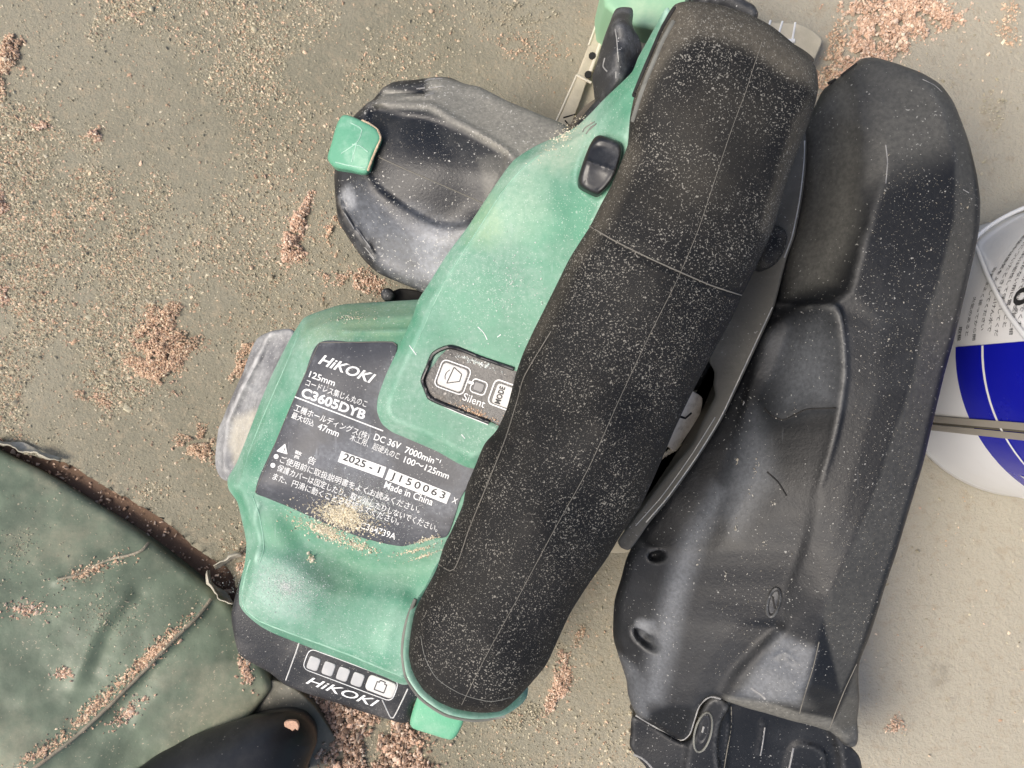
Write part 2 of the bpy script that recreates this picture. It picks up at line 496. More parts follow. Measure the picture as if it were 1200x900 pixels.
M['rubber'] = mat('black_rubber', (.0085, .0085, .0085), .65, (.045, .041, .034), .4, 30, (.29, .275, .235), .75, 1500, .50, bump=.35, bump_scale=1400, spec=.22, edge=(.16, .14, .11), edge_amt=.4,
    dust_light_col=(.17, .15, .115))
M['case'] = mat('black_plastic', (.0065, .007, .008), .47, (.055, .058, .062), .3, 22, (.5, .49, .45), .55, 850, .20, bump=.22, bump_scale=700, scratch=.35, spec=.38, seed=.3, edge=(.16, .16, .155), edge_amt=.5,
    dust_light_col=(.165, .16, .14),  # dust on the lip, and skylight painted on cap and upper flank
    sheencol=(.25, .265, .285), patches=((755, 735, 97, 5, .7, (.3, .31, .32)),))  # blue-grey paints the sky sheen; the patch paints the lit scoop
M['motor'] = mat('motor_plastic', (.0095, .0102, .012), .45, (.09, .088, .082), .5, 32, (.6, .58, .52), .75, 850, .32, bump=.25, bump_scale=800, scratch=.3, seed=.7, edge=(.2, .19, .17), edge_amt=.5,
    dust_light_col=(.30, .285, .24),
    patches=((475, 295, 110, 22, .65, (.2, .21, .23)), (525, 305, 112, 20, .8, (.32, .33, .35)), (505, 98, 106, 4, .8, (.42, .42, .41)), (430, 250, 106, 14, .45, BLU), (408, 232, 104, 6, .7, (.4, .41, .42))))  # blue-grey patches paint the sky's sheen on the lower side
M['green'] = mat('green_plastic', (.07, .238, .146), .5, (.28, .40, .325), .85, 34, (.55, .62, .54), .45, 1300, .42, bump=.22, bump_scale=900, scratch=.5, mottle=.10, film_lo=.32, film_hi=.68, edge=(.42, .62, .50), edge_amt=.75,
    patches=((330, 690, 106, 17, .45, (.46, .60, .52)), (395, 372, 106, 22, .5, (.30, .38, .22)), (450, 370, 108, 20, .45, (.30, .38, .22)), (660, 165, 150, 16, .6, (.42, .46, .36)), (600, 230, 146, 22, .5, (.38, .5, .38)), (470, 740, 106, 14, .4, (.32, .52, .40)), (560, 260, 140, 12, .4, (.32, .44, .24)), (400, 660, 103, 20, .35, (.10, .25, .13)), (480, 660, 105, 16, .35, (.10, .25, .13)), (330, 620, 106, 13, .35, (.10, .25, .13))))  # dark green ones paint the trough's shade along with its deeper green
M['mint'] = mat('mint_plastic', (.26, .46, .29), .55, (.5, .6, .42), .5, 30, bump=.15)
M['plate'] = mat('label_black', (.05, .052, .060), .5, (.26, .27, .285), .75, 45, (.62, .60, .56), .6, 1000, .22, bump=.15, scratch=.6, seed=.1)
M['batt'] = mat('battery_plastic', (.017, .018, .02), .5, (.12, .115, .11), .6, 40, (.5, .48, .43), .75, 1000, .25, bump=.4, bump_scale=1200, seed=.5)
M['print'] = mat('white_print', (.78, .78, .76), .6, (.45, .44, .42), .35, 90)
M['ink'] = mat('black_ink', (.02, .02, .02), .6)
M['dust_line'] = mat('dusty_seam', (.15, .14, .118), .9)
M['dark_line'] = mat('dark_gap', (.012, .011, .010), .8)
M['gasket'] = mat('grey_gasket', (.16, .16, .14), .8, mottle=.3)
M['key'] = mat('key_grey', (.58, .57, .54), .5, (.35, .33, .3), .5, 120, bump=.1)
M['led'] = mat('led_lens', (.42, .42, .41), .35, (.6, .58, .55), .4, 120)
M['alloy'] = mat('beige_alloy', (.48, .43, .32), .5, (.58, .52, .40), .5, 60, mottle=.15, bump=.3, bump_scale=500)
M['chrome'] = mat('worn_steel', (.78, .72, .60), .4, (.30, .24, .16), .8, 120)
M['guard'] = mat('guard_metal', (.075, .070, .056), .5, (.20, .185, .15), .5, 40, (.5, .48, .44), .5, 800, .18, bump=.15, metal=.2)
M['guard_edge'] = mat('guard_edge', (.55, .53, .48), .4, metal=.6)
M['cover'] = mat('grey_cover', (.15, .15, .155), .6, (.42, .41, .38), .75, 40, (.7, .68, .62), .6, 900, .25, bump=.4, bump_scale=500, film_lo=.35, film_hi=.6)
M['gloss'] = mat('gloss_black', (.012, .012, .013), .36, (.2, .2, .2), .25, 90, bump=.05)
M['lever'] = mat('lever_black', (.028, .029, .031), .5, (.4, .4, .4), .35, 90, (.7, .7, .68), .5, 700, .2, bump=.3)

# ------------------------------------------------------------------ ground
def ground_h(x, y):
    """mm, x y in mm"""
    return 1.1*(fbm(x+900, y+900, .012, 3, 20)-.5)*2 + .55*(fbm(x+900, y+900, .09, 3, 30)-.5)
# the sheet ends along this image line (lower left); beyond it lies the darker floor
SHEET_EDGE = [(-140, 430), (-60, 470), (0, 512), (27, 530), (80, 543), (107, 560), (151, 585), (191, 609), (222, 633), (249, 655), (268, 668), (300, 735), (340, 775), (372, 812), (392, 850), (408, 890), (420, 950), (440, 1100)]
edge_mm = catmull(PA([(a, b, 2) for a, b in SHEET_EDGE])[:, :2]*1000, 3.0, closed=False)
edge_mm = edge_mm + np.column_stack([fbm(edge_mm[:, 0]+300, edge_mm[:, 1]+300, .08, 3, 51)-.5, fbm(edge_mm[:, 0]+700, edge_mm[:, 1]+100, .08, 3, 52)-.5])*2.2
def build_ground():
    nt_mat = bpy.data.materials.new('dusty_ground'); nt_mat.use_nodes = True; nt = nt_mat.node_tree; N = nt.nodes; L = nt.links
    bs = N['Principled BSDF']; bs.inputs['Roughness'].default_value = .85; bs.inputs['Specular IOR Level'].default_value = .3
    tc = N.new('ShaderNodeTexCoord')
    def noise(sc, det=5, rg=.6):
        t = N.new('ShaderNodeTexNoise'); t.inputs['Scale'].default_value = sc; t.inputs['Detail'].default_value = det; t.inputs['Roughness'].default_value = rg
        L.new(tc.outputs['Object'], t.inputs['Vector']); return t.outputs['Fac']
    def ramp(f, a, b, lo=0., hi=1.):
        t = N.new('ShaderNodeMapRange'); t.interpolation_type = 'SMOOTHSTEP'
        for i, v in zip(('From Min', 'From Max', 'To Min', 'To Max'), (a, b, lo, hi)): t.inputs[i].default_value = v
        L.new(f, t.inputs['Value']); return t.outputs['Result']
    def mix(f, a, b):
        t = N.new('ShaderNodeMix'); t.data_type = 'RGBA'; L.new(f, t.inputs[0])
        for v, k in ((a, 6), (b, 7)):
            if isinstance(v, tuple): t.inputs[k].default_value = (*v, 1)
            else: L.new(v, t.inputs[k])
        return t.outputs[2]
    # olive-grey coated sheet, turning paler tan towards the paint can
    c = mix(ramp(noise(9), .35, .65), (.205, .192, .140), (.256, .237, .177))
    sx = N.new('ShaderNodeSeparateXYZ'); L.new(tc.outputs['Object'], sx.inputs[0])
    ad = N.new('ShaderNodeMath'); ad.operation = 'MULTIPLY_ADD'; L.new(noise(12, 4), ad.inputs[0]); ad.inputs[1].default_value = .14; L.new(sx.outputs['X'], ad.inputs[2])
    c = mix(ramp(ad.outputs[0], .02, .24), c, (.40, .365, .285))
    c = mix(ramp(noise(160, 4), .5, .72, 0, .5), c, (.34, .285, .20))
    c = mix(ramp(noise(900, 2), .6, .74, 0, .5), c, (.42, .33, .22))
    c = mix(ramp(noise(24, 5), .62, .74, 0, .4), c, (.11, .10, .075))
    L.new(c, bs.inputs['Base Color'])
    b1 = N.new('ShaderNodeBump'); b1.inputs['Strength'].default_value = .8; b1.inputs['Distance'].default_value = .0016
    L.new(noise(420, 5, .65), b1.inputs['Height']); L.new(b1.outputs[0], bs.inputs['Normal'])
    # grid sheet, cut along the torn edge
    xs = np.concatenate([[-3000, -1500, -800, -500], np.arange(-330, 331, 2.0), [500, 800, 1500, 3000]])
    ys = np.concatenate([[-3000, -1500, -800, -400], np.arange(-250, 251, 2.0), [400, 800, 1500, 3000]])
    # cut polygon (region removed): edge line, then round the lower left
    cut = np.vstack([[[-3500, edge_mm[0, 1]]], edge_mm, [[edge_mm[-1, 0], -3500], [-3500, -3500]]])
    X, Y = np.meshgrid(xs, ys, indexing='ij'); Q = np.column_stack([X.ravel(), Y.ravel()])
    ins = inside(Q, cut)
    d = seg_dist(Q, edge_mm[:-1], edge_mm[1:])
    Z = ground_h(Q[:, 0], Q[:, 1]); far = (abs(Q[:, 0]) > 330) | (abs(Q[:, 1]) > 250); Z[far] = 0
    # snap the nearest lattice points to the torn edge
    near = d < 1.5
    for i in np.where(near)[0]:
        k = np.argmin(((edge_mm-Q[i])**2).sum(1)); Q[i] = edge_mm[k]
    keepv = (~ins) | near
    nx, ny = len(xs), len(ys); F = []
    id_ = np.arange(nx*ny).reshape(nx, ny)
    a, b_, c_, d_ = id_[:-1, :-1].ravel(), id_[1:, :-1].ravel(), id_[1:, 1:].ravel(), id_[:-1, 1:].ravel()
    ok = keepv[a] & keepv[b_] & keepv[c_] & keepv[d_]
    T = np.vstack([np.column_stack([a, b_, c_])[ok], np.column_stack([a, c_, d_])[ok]])
    lift = np.clip(1-d/9, 0, 1)**2*2.6*(fbm(Q[:, 0]+400, Q[:, 1]+400, .05, 2, 60)); lift[far] = 0
    V = np.column_stack([Q, Z+lift+1.5])/1000
    g = tri_mesh('ground', V, T, nt_mat, None, True)
    g.modifiers.new('thickness', 'SOLIDIFY').thickness = .0012
    tag(g, kind='structure')
    # darker floor under the sheet: wood debris soil
    fm = mat('dark_soil', (.14, .088, .06), .95, (.18, .115, .07), .8, 60, (.3, .2, .12), .5, 500, .3, bump=.8, bump_scale=300)
    q = np.array([(-3000, -3000), (3000, -3000), (3000, 3000), (-3000, 3000)])
    xs2 = np.arange(-340, 60, 5.0); ys2 = np.arange(-330, 60, 5.0); X, Y = np.meshgrid(xs2, ys2, indexing='ij')
    Zf = -5.5+3*(fbm(X+500, Y+500, .03, 3, 70)-.5)
    n1, n2 = X.shape; idm = np.arange(n1*n2).reshape(n1, n2)
    T = np.vstack([np.column_stack([idm[:-1, :-1].ravel(), idm[1:, :-1].ravel(), idm[1:, 1:].ravel()]), np.column_stack([idm[:-1, :-1].ravel(), idm[1:, 1:].ravel(), idm[:-1, 1:].ravel()])])
    V = np.column_stack([X.ravel(), Y.ravel(), Zf.ravel()])/1000
    b = len(V); V = np.vstack([V, np.column_stack([q, np.full(4, -14)])/1000]); T = np.vstack([T, [(b, b+1, b+2), (b, b+2, b+3)]])
    f = tri_mesh('floor', V, T, fm, None, True); tag(f, kind='structure')
build_ground()

# ------------------------------------------------------------------ the saw
saw = thing('circular_saw', 'dusty green and black cordless circular saw with black dust case, lying on the ground', 'power saw')

# base plate: olive-beige alloy, close to the ground
s_base = Surf([(700, 300, 9)])
base = slab('base_plate', saw, M['alloy'], s_base, [(652, 143), (657, 132), (676, 88), (690, 52), (705, 13), (722, -30), (800, -30), (850, 18), (892, 27), (933, 29), (947, 34), (957, 41), (962, 49), (958, 62), (905, 192), (870, 290), (835, 420), (815, 500), (780, 600), (730, 648), (560, 600), (560, 380)], R=.8, Hc=.8, zlow=2.5, grid=8, edge_step=3)
s_rail = Surf([(700, 300, 16)])
slab('edge_rail', base, M['alloy'], s_rail, [(654, 142), (658, 132), (678, 88), (692, 52), (707, 12), (722, -25), (738, -25), (722, 18), (712, 45), (699, 75), (687, 98), (682, 113), (669, 148), (664, 160)], R=.6, Hc=.6, zlow=9, grid=6)
join_tubes('rail_edge', [tube('', s_rail.drape(catmull(np.array(l, float), 3, False), .1), r, None, link=False) for l, r in
    (([(652, 142), (657, 131), (676, 88)], .0006), ([(676, 88), (685, 93), (693, 97)], .0008), ([(690, 53), (703, 17)], .0006), ([(705, 11), (718, 18)], .0008), ([(705, 48), (692, 84)], .0011))], mat('bright_edge', (.62, .57, .46), .5), base)
for px, py in ((694, 66), (689, 88)):
    c = P(px, py, 16.2); V, F = tube('', [c, c+np.array([0, 0, .0012])], .0019, None, link=False, sides=10)
    link_mesh('bolt_hole', V, F, M['dark_line'], base)
for ln, r in (([(660, 138), (674, 134)], .0004), ([(662, 141), (667, 147)], .0004)):
    tube('dark_scratch', s_rail.drape(ln, .1), r, M['dark_line'], base)
# inner stay under the green arm
s_st = Surf([(690, 120, 30)])
slab('stay', base, mat('stay_brown', (.17, .14, .10), .6, mottle=.2), s_st, [(683, 127), (702, 114), (708, 120), (690, 138), (672, 152), (668, 147)], R=1.5, Hc=1.5, zlow=10, grid=3)
# front graduated edge of the base, upper right
s_fr = Surf([(900, 30, 15)])
front = slab('front_scale', base, M['alloy'], s_fr, [(860, 22), (892, 26), (933, 28), (947, 33), (958, 41), (963, 48), (958, 62), (953, 70), (935, 64), (927, 52), (915, 47), (905, 45), (880, 40)], R=1.0, Hc=1.0, zlow=9, grid=3)
join_tubes('tick_mark', [tube('', s_fr.drape([a, b], .15), .0006, None, link=False) for a, b in (((903, 24), (900, 34)), ((917, 25), (912, 41)), ((932, 26.5), (928.5, 47)), ((889, 24), (886, 30)))] +
    [tube('', s_fr.drape([(908, 44), (920, 48.5), (931, 48)], .2), .0013, None, link=False)], M['print'], base)
s_cut = Surf([(940, 65, 15.4)])
slab('dark_slot', base, mat('slot', (.06, .053, .04), .7), s_cut, [(927, 52), (938, 56), (949, 64), (954, 70), (950, 76), (935, 70)], R=.3, Hc=.2, zlow=14, grid=3)
# bright metal piece between handle and guard, raised out of the dark gap to catch light
s_w = Surf([(805, 495, 108), (815, 465, 112), (790, 525, 106)])
slab('steel_piece', base, M['chrome'], s_w, [(806, 458), (818, 462), (823, 467), (821, 483), (812, 509), (803, 525), (797, 529), (790, 529), (778, 515), (780, 490)], R=.8, Hc=.5, zlow=98, grid=1.2)
join_tubes('rib', [tube('', PA([(a, b, 104), (a+6, b-7, 104)]), .0008, None, link=False) for a, b in ((775, 537), (779, 534.5), (783, 532), (787, 529.5), (791, 527))], M['alloy'], base)
tube('scratch_mark', s_w.drape([(796, 488), (803, 490), (810, 484)], .1), .0005, M['dark_line'], base)

# dark gear housing below the handle
s_g = Surf([(700, 300, 96)])
gear = slab('gear_case', saw, M['case'], s_g, [(660, 170), (780, 60), (900, 120), (925, 200), (890, 300), (868, 370), (846, 425), (836, 446), (822, 456), (800, 462), (775, 500), (765, 560), (745, 600), (650, 590), (560, 520)], R=4, Hc=4, zlow=10, grid=5, inset_low=14)
s_br = Surf([(765, 580, 84)])
slab('bracket', saw, M['lever'], s_br, [(772, 545), (790, 540), (792, 552), (783, 572), (765, 592), (745, 612), (738, 602), (752, 580)], R=2, Hc=2, zlow=70, grid=3)

# mint front housing, lever, front knob
s_m = Surf([(740, 20, 66), (700, -20, 58), (800, 20, 72)])
slab('front_housing', saw, M['mint'], s_m, [(710, -22), (708, 8), (712, 12), (720, 19), (743, 32), (758, 35), (768, 36), (790, 22), (830, 10), (830, -22)], R=3, Hc=3, zlow=16, grid=3)
s_m2 = Surf([(755, 50, 50)])
slab('front_shelf', saw, M['alloy'], s_m2, [(735, 28), (765, 36), (772, 45), (760, 60), (752, 66), (742, 60), (735, 45)], R=2, Hc=2, zlow=12, grid=3)
s_l = Surf([(731, 12, 96), (722, 60, 112), (745, 50, 104), (700, 100, 98), (745, 80, 102), (724, 32, 111), (712, 50, 103), (725, 95, 111)])
lever = slab('depth_lever', saw, M['lever'], s_l, [(721, 12), (730, 10), (741, 12), (741, 30), (744, 38), (749, 46), (752, 58), (748, 70), (742, 82), (724, 103), (707, 118), (697, 102), (694, 90), (700, 72), (706, 50), (714, 28)], R=4, Hc=5, zlow=60, under=(3, 6), grid=1.6, inset_low=4)
seam('lever_edge', s_l, [(721, 34), (723, 47), (724, 62), (725, 70)], .28, M['cover'], lever, off=-.1)  # pale line painted as the highlight on the lever's ridge
seam('scuff_sheen', s_l, [(709, 68), (707, 78), (712, 84)], .4, M['cover'], lever, off=-.2)
seam('scuff_sheen', s_l, [(722, 84), (722, 92)], .35, M['cover'], lever, off=-.15)
s_k = Surf([(860, 5, 92)])
slab('front_knob', saw, M['lever'], s_k, [(815, -25), (812, 4), (840, 10), (875, 26), (884, 26), (888, 18), (883, 8), (870, 0), (855, -25)], R=5, Hc=6, zlow=70, under=(4, 6), grid=3)

# motor housing
s_mo = Surf([(520, 190, 122), (590, 200, 126), (440, 160, 114), (450, 240, 112), (520, 290, 112), (545, 240, 118), (480, 110, 104), (560, 125, 108), (640, 160, 120), (600, 260, 122), (410, 250, 103), (430, 300, 100), (480, 320, 104), (415, 150, 106), (520, 120, 108)])
mo_px = [(667, 151), (633, 135), (597, 120), (563, 103), (545, 99), (528, 92), (512, 91), (490, 94), (462, 97), (448, 105), (437, 118), (425, 127), (415, 137), (404, 150), (396, 180), (392, 205), (394, 240), (397, 260), (407, 277), (425, 303), (443, 320), (463, 329), (483, 337), (497, 343), (560, 330), (640, 280), (690, 200)]
s_mo.outline(mo_px, 5, 5.5, 1.3)
s_mo.plateau([(437, 126), (470, 133), (500, 137), (540, 152), (575, 168), (592, 180), (588, 205), (572, 242), (548, 264), (510, 262), (470, 240), (445, 222), (425, 190), (428, 150)], 3, -2.2)
s_mo.ridge([(432, 122), (470, 122), (505, 124), (525, 136), (560, 155), (595, 178), (610, 195)], 1.6, 1.6)
s_mo.ridge([(445, 110), (480, 108), (510, 103)], 1.3, -1.6)
s_mo.ridge([(452, 116), (484, 114), (508, 112)], .9, 1.0)
s_mo.ridge([(398, 222), (408, 250), (425, 275), (440, 292)], 1.2, -1.5)
s_mo.ridge([(396, 245), (410, 272), (432, 300)], 1.0, -1.2)
s_mo.ridge([(397, 232), (409, 258), (430, 285), (440, 300)], .9, 1.1)
s_mo.ridge([(430, 225), (470, 265), (520, 285), (560, 262)], 6, 2.0)
s_mo.ridge([(500, 342), (470, 310), (450, 300)], 4, -.8)
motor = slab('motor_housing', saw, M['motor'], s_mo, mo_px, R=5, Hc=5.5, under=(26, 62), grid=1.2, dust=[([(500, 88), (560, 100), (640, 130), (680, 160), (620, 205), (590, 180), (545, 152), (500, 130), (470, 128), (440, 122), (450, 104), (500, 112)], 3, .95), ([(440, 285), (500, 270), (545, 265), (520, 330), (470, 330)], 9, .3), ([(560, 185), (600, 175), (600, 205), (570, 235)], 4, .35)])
seam('parting_line', s_mo, [(444, 184), (470, 196), (500, 209), (530, 222), (566, 238)], .28, M['dust_line'], motor)
for l in ([(519, 92), (505, 93), (498, 95)], [(520, 101), (505, 103), (499, 106)], [(498, 103), (488, 104)], [(508, 110), (498, 112)]):
    seam('scuff_sheen', s_mo, l, .35, M['cover'], motor, off=-.18, step=2)
for l in ([(399, 228), (404, 236), (408, 243)], [(404, 250), (415, 268)], [(418, 268), (434, 290)], [(428, 290), (439, 303)], [(433, 298), (440, 306)]):
    seam('scuff_sheen', s_mo, l, .3, M['cover'], motor, off=-.12, step=2)
# green tab clipped to the motor's end
s_tb = Surf([(402, 138, 112), (442, 155, 117), (430, 200, 116), (388, 182, 110), (415, 170, 116)])
s_tb.outline([(401, 136), (423, 141), (441, 151), (447, 162), (438, 182), (430, 203), (410, 200), (392, 196), (384, 186), (388, 170)], 1.5, 1.5, 1)
tab = slab('end_tab', saw, mat('tab_green', (.11, .32, .20), .4, (.36, .52, .42), .8, 60, bump=.3, bump_scale=400, scratch=.6, seed=.9), s_tb,
    [(401, 136), (423, 141), (441, 151), (447, 162), (438, 182), (430, 203), (410, 200), (392, 196), (384, 186), (388, 170)], R=1.5, Hc=1.5, zlow=96, grid=1)
seam('dust_rim', s_tb, [(424, 141), (434, 146), (442, 152), (446, 162), (441, 174), (436, 186), (431, 200)], .55, mat('sawdust_rim', (.62, .47, .32), .95, mottle=.3, bump=.8), tab, step=3)
for l in ([(411, 144), (421, 149), (424, 153), (419, 166), (400, 180)], [(413, 169), (422, 171), (431, 178)], [(393, 190), (410, 194), (428, 197)], [(418, 168), (412, 190)]):
    seam('moulded_line', s_tb, l, .28, mat('pale_green', (.34, .54, .42), .6), tab, off=-.05, step=2)
s_lr = Surf([(415, 170, 116)])

# grey dusty cover left of the label housing
s_cv = Surf([(290, 400, 72), (320, 400, 84), (260, 520, 66), (290, 520, 84), (275, 450, 74), (305, 450, 86), (262, 555, 68)])
s_cv.outline([(345, 388), (320, 388), (303, 396), (296, 408), (285, 437), (273, 463), (262, 490), (256, 505), (253, 545), (259, 560), (272, 564), (300, 540), (350, 430)], 2.5, 3, 1.2)
s_cv.ridge([(318, 392), (300, 425), (280, 465), (268, 500), (264, 550)], 2.2, 1.8)
s_cv.plateau([(318, 396), (335, 400), (300, 470), (290, 520), (268, 550), (266, 505), (284, 465), (303, 425)], 2.5, -1.6); s_cv.bump(280, 520, 5, 9, -25, -1.8); s_cv.ridge([(292, 455), (300, 462)], 2, 1.2); s_cv.ridge([(268, 548), (285, 520), (292, 490)], 2, 1.0); s_cv.grain(.12, 1.8, 11)
slab('vent_cover', saw, mat('cover_grey', (.13, .13, .135), .55, (.38, .38, .37), .85, 45, (.62, .6, .55), .6, 900, .30, bump=.4, bump_scale=500, film_lo=.38, film_hi=.62, edge=(.55, .54, .52), edge_amt=.8, dust_light_col=(.48, .44, .35)), s_cv, [(345, 388), (320, 388), (303, 396), (296, 408), (285, 437), (273, 463), (262, 490), (256, 505), (253, 545), (259, 560), (272, 564), (300, 540), (350, 430)], R=2.5, Hc=3, zlow=30, grid=1.3, inset_low=8, dust=[([(275, 490), (300, 480), (298, 520), (275, 545), (268, 520)], 5, .8)])
# small black bolt and gap between motor and label housing
s_b = Surf([(455, 345, 88)])
slab('bolt', saw, M['lever'], s_b, [(446, 345), (449, 339), (455, 337.5), (460, 340), (462, 346), (458, 352), (450, 352)], R=2.2, Hc=2.6, zlow=70, grid=.8, edge_step=.7)
s_b2 = Surf([(480, 345, 80)])
slab('bracket', saw, M['dark_line'], s_b2, [(460, 342), (470, 338), (496, 343), (500, 356), (455, 356)], R=1, Hc=1, zlow=60, grid=2)

# battery
s_ba = Surf([(290, 740, 92), (350, 755, 93), (475, 805, 95), (330, 795, 84), (400, 820, 84), (465, 842, 85), (560, 760, 96), (400, 600, 96)])
ba_px = [(272, 715), (275, 745), (281, 766), (290, 773), (317, 788), (335, 802), (362, 812), (400, 824), (423, 832), (460, 843), (470, 846.5), (480, 845), (489, 820), (600, 760), (560, 640), (400, 560), (300, 640)]
s_ba.outline(ba_px, 4, 4, 1.2)
s_ba.plateau([(352, 752), (480, 806), (462, 846), (333, 799)], .9, .5)
batt = slab('battery', saw, M['batt'], s_ba, ba_px, R=4, Hc=4, zlow=40, grid=1.5, inset_low=4, under=None)
seam('panel_edge', s_ba, [(351, 752), (347, 764), (335, 797)], .3, M['key'], batt, off=.05)
seam('panel_edge', s_ba, [(478, 807), (470, 824), (461, 841), (458, 841), (448, 820)], .32, M['key'], batt, off=.05)
fr = rrect(411, 791, 112, 25, 20.5, 7)
seam('gauge_frame', s_ba, fr, .24, M['print'], batt, off=.05, step=2.5, closed=True)
s_led = Surf([(x, y, z+1.3) for x, y, z in ((290, 740, 92), (350, 755, 93), (475, 805, 95), (330, 795, 84), (400, 820, 84), (465, 842, 85), (560, 760, 96), (400, 600, 96))])
for cx, cy in ((367.5, 777.5), (385, 783.7), (402, 790), (419, 796.3)):
    so = Surf(list(zip(*[iter([0]*3)]*3)) and [(x, y, z) for x, y, z in ((290, 740, 93.1), (350, 755, 94.1), (475, 805, 96.1), (330, 795, 85.1), (400, 820, 85.1), (465, 842, 86.1), (560, 760, 97.1), (400, 600, 97.1))])
    slab('gauge_light', batt, M['led'], so, rrect(cx, cy, 13.5, 15.5, 20, 2.2, 2), R=.5, Hc=.4, zlow=80, grid=1.2, edge_step=.8)
so = Surf([(290, 740, 93.4), (350, 755, 94.4), (475, 805, 96.4), (330, 795, 85.4), (400, 820, 85.4), (465, 842, 86.4), (560, 760, 97.4), (400, 600, 97.4)])
bk = slab('check_button', batt, M['key'], so, rrect(446.5, 804.5, 35, 19, 21, 5), R=.7, Hc=.6, zlow=80, grid=1.2, edge_step=.8)
p = Print()
def loc(cx, cy, ang, pts):
    a = math.radians(ang); return [(cx+x*math.cos(a)-y*math.sin(a), cy+x*math.sin(a)+y*math.cos(a)) for x, y in pts]
p.path(loc(446, 805, 21, [(-6, -4.5), (-3.2, -4.5), (-3.2, -7), (3.2, -7), (3.2, -4.5), (6, -4.5), (6, 5.5), (-6, 5.5)]), 1.1, True)
p.build('battery_symbol', so, .12, M['ink'], bk)
p = Print(); p.text('HiKOKI', (358, 800.5), (442, 829.5), 9.0, bold=.008, shear=.35)
p.build('lettering', s_ba, .25, M['print'], batt)

# lower green housing with the label
LB = [(440, 355, 104), (360, 373, 101), (320, 440, 101), (285, 520, 101), (268, 568, 100), (284, 620, 98), (280, 700, 98), (350, 752, 100), (470, 800, 104),
      (380, 395, 113), (460, 395, 117), (345, 465, 113), (440, 480, 118), (310, 560, 112), (300, 575, 111), (420, 600, 113), (520, 600, 118), (350, 595, 110), (480, 640, 111), (540, 560, 121),
      (330, 640, 105), (400, 660, 102), (480, 680, 104), (350, 690, 106), (420, 720, 104), (470, 730, 107), (330, 710, 105), (300, 690, 103), (400, 750, 104), (560, 700, 115), (600, 600, 125), (540, 420, 122)]
s_lo = Surf(LB, smooth=3)
lo_px = [(505, 349), (490, 351), (440, 354), (400, 357), (383, 362), (357, 372), (348, 384), (340, 397), (317, 443), (293, 503), (277, 543), (267, 561), (268, 573), (278, 588), (284, 612), (289, 640), (287, 664), (279, 688), (277, 706), (283, 717), (292, 725), (310, 737), (350, 753), (407, 774), (453, 793), (474, 802), (520, 790), (600, 700), (640, 560), (560, 400)]
s_lo.chamfer = True
s_lo.outline(lo_px, 8.5, 7.5, 1.3)
s_lo.ridge([(304, 585), (330, 600), (360, 640), (430, 668), (500, 664), (530, 650)], 6, -3.2)
s_lo.plateau([(292, 640), (340, 655), (400, 690), (480, 700), (500, 740), (475, 800), (330, 745), (280, 705)], 7, 1.6)
s_lo.plateau([(294, 650), (310, 648), (355, 662), (385, 690), (365, 712), (325, 722), (292, 716), (285, 700)], 9, .9)
s_lo.ridge([(403, 389), (470, 388), (500, 386)], 1.1, .8)
s_lo.ridge([(303, 590), (300, 610), (306, 640), (300, 655)], 1.4, 1.1)
s_lo.ridge([(288, 716), (320, 733), (370, 752), (440, 780), (470, 792)], 1.3, .8)
s_lo.ridge([(452, 760), (456, 735), (470, 705)], 4, .9)
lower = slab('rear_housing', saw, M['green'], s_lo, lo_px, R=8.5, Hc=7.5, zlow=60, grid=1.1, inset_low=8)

M['pale_edge'] = mat('pale_green_edge', (.22, .42, .30), .5, (.45, .58, .5), .7, 150)
seam('rim_lip', s_lo, [(294, 655), (288, 675), (284, 700), (290, 716), (306, 728), (350, 745), (407, 766), (453, 785), (474, 793)], .55, M['pale_edge'], lower, off=-.25)
seam('bevel_edge', s_lo, [(296, 580), (303, 600), (308, 625), (309, 645), (304, 660)], .35, M['pale_edge'], lower, off=-.12)
seam('bevel_edge', s_lo, [(352, 386), (335, 428), (310, 485), (292, 530), (285, 556)], .28, M['pale_edge'], lower, off=-.12)
# label plate on it
lab_px = [(374, 402), (420, 401.5), (459, 401), (466, 404), (465, 412), (470, 450), (520, 510), (556, 545), (548, 570), (540, 584), (531, 612), (523, 629), (505, 631), (488, 636), (472, 640), (452, 637), (425, 630), (400, 621), (370, 608), (338, 595), (310, 584), (298, 577.5), (330, 503), (356, 443)]
s_pl = Surf(LB, smooth=3); s_pl.feats = [lambda q: np.full(len(q), .45)] + list(s_lo.feats)
plate = slab('name_plate', saw, M['plate'], s_pl, lab_px, R=.3, Hc=.3, zlow=100, grid=1.8, edge_step=1.2)
seam('plate_edge', s_pl, [(374, 402), (340, 478), (299, 577)], .16, M['dust_line'], plate)
seam('plate_edge', s_pl, [(375, 401.5), (420, 401), (460, 401), (465, 405)], .22, M['dust_line'], plate)
T = Print()
T.text('HiKOKI', (372.5, 425.5), (437, 450), 11.5, bold=.02, shear=.3)
T.text('125mm', (361.5, 441.5), (391.5, 452.5), 7.2, bold=.014)
T.text('コードレス集じん丸のこ', (357.5, 451), (429, 477), 7.2, bold=.004, capu=.8)
T.text('C3605DYB', (352, 464), (426.5, 491.5), 10.5, bold=.034)
T.line((345.5, 465), (449, 505), 1.5)
T.text('工機ホールディングス(株)', (344, 480.5), (431.5, 515), 8, bold=.004, capu=.85)
T.text('DC 36V', (437.5, 515), (468, 526.5), 7.6, bold=.014)
T.text('7000min⁻¹', (473.5, 530), (514.5, 546), 7.4, bold=.014)
T.text('最大切込', (341, 489), (367, 499.5), 7.2, bold=.004, capu=.85)
T.text('47mm', (371.5, 502.5), (396, 512), 7.4, bold=.014)
T.text('木工用、超硬丸のこ', (409.5, 515), (467, 538), 7.6, bold=.002, capu=.85)
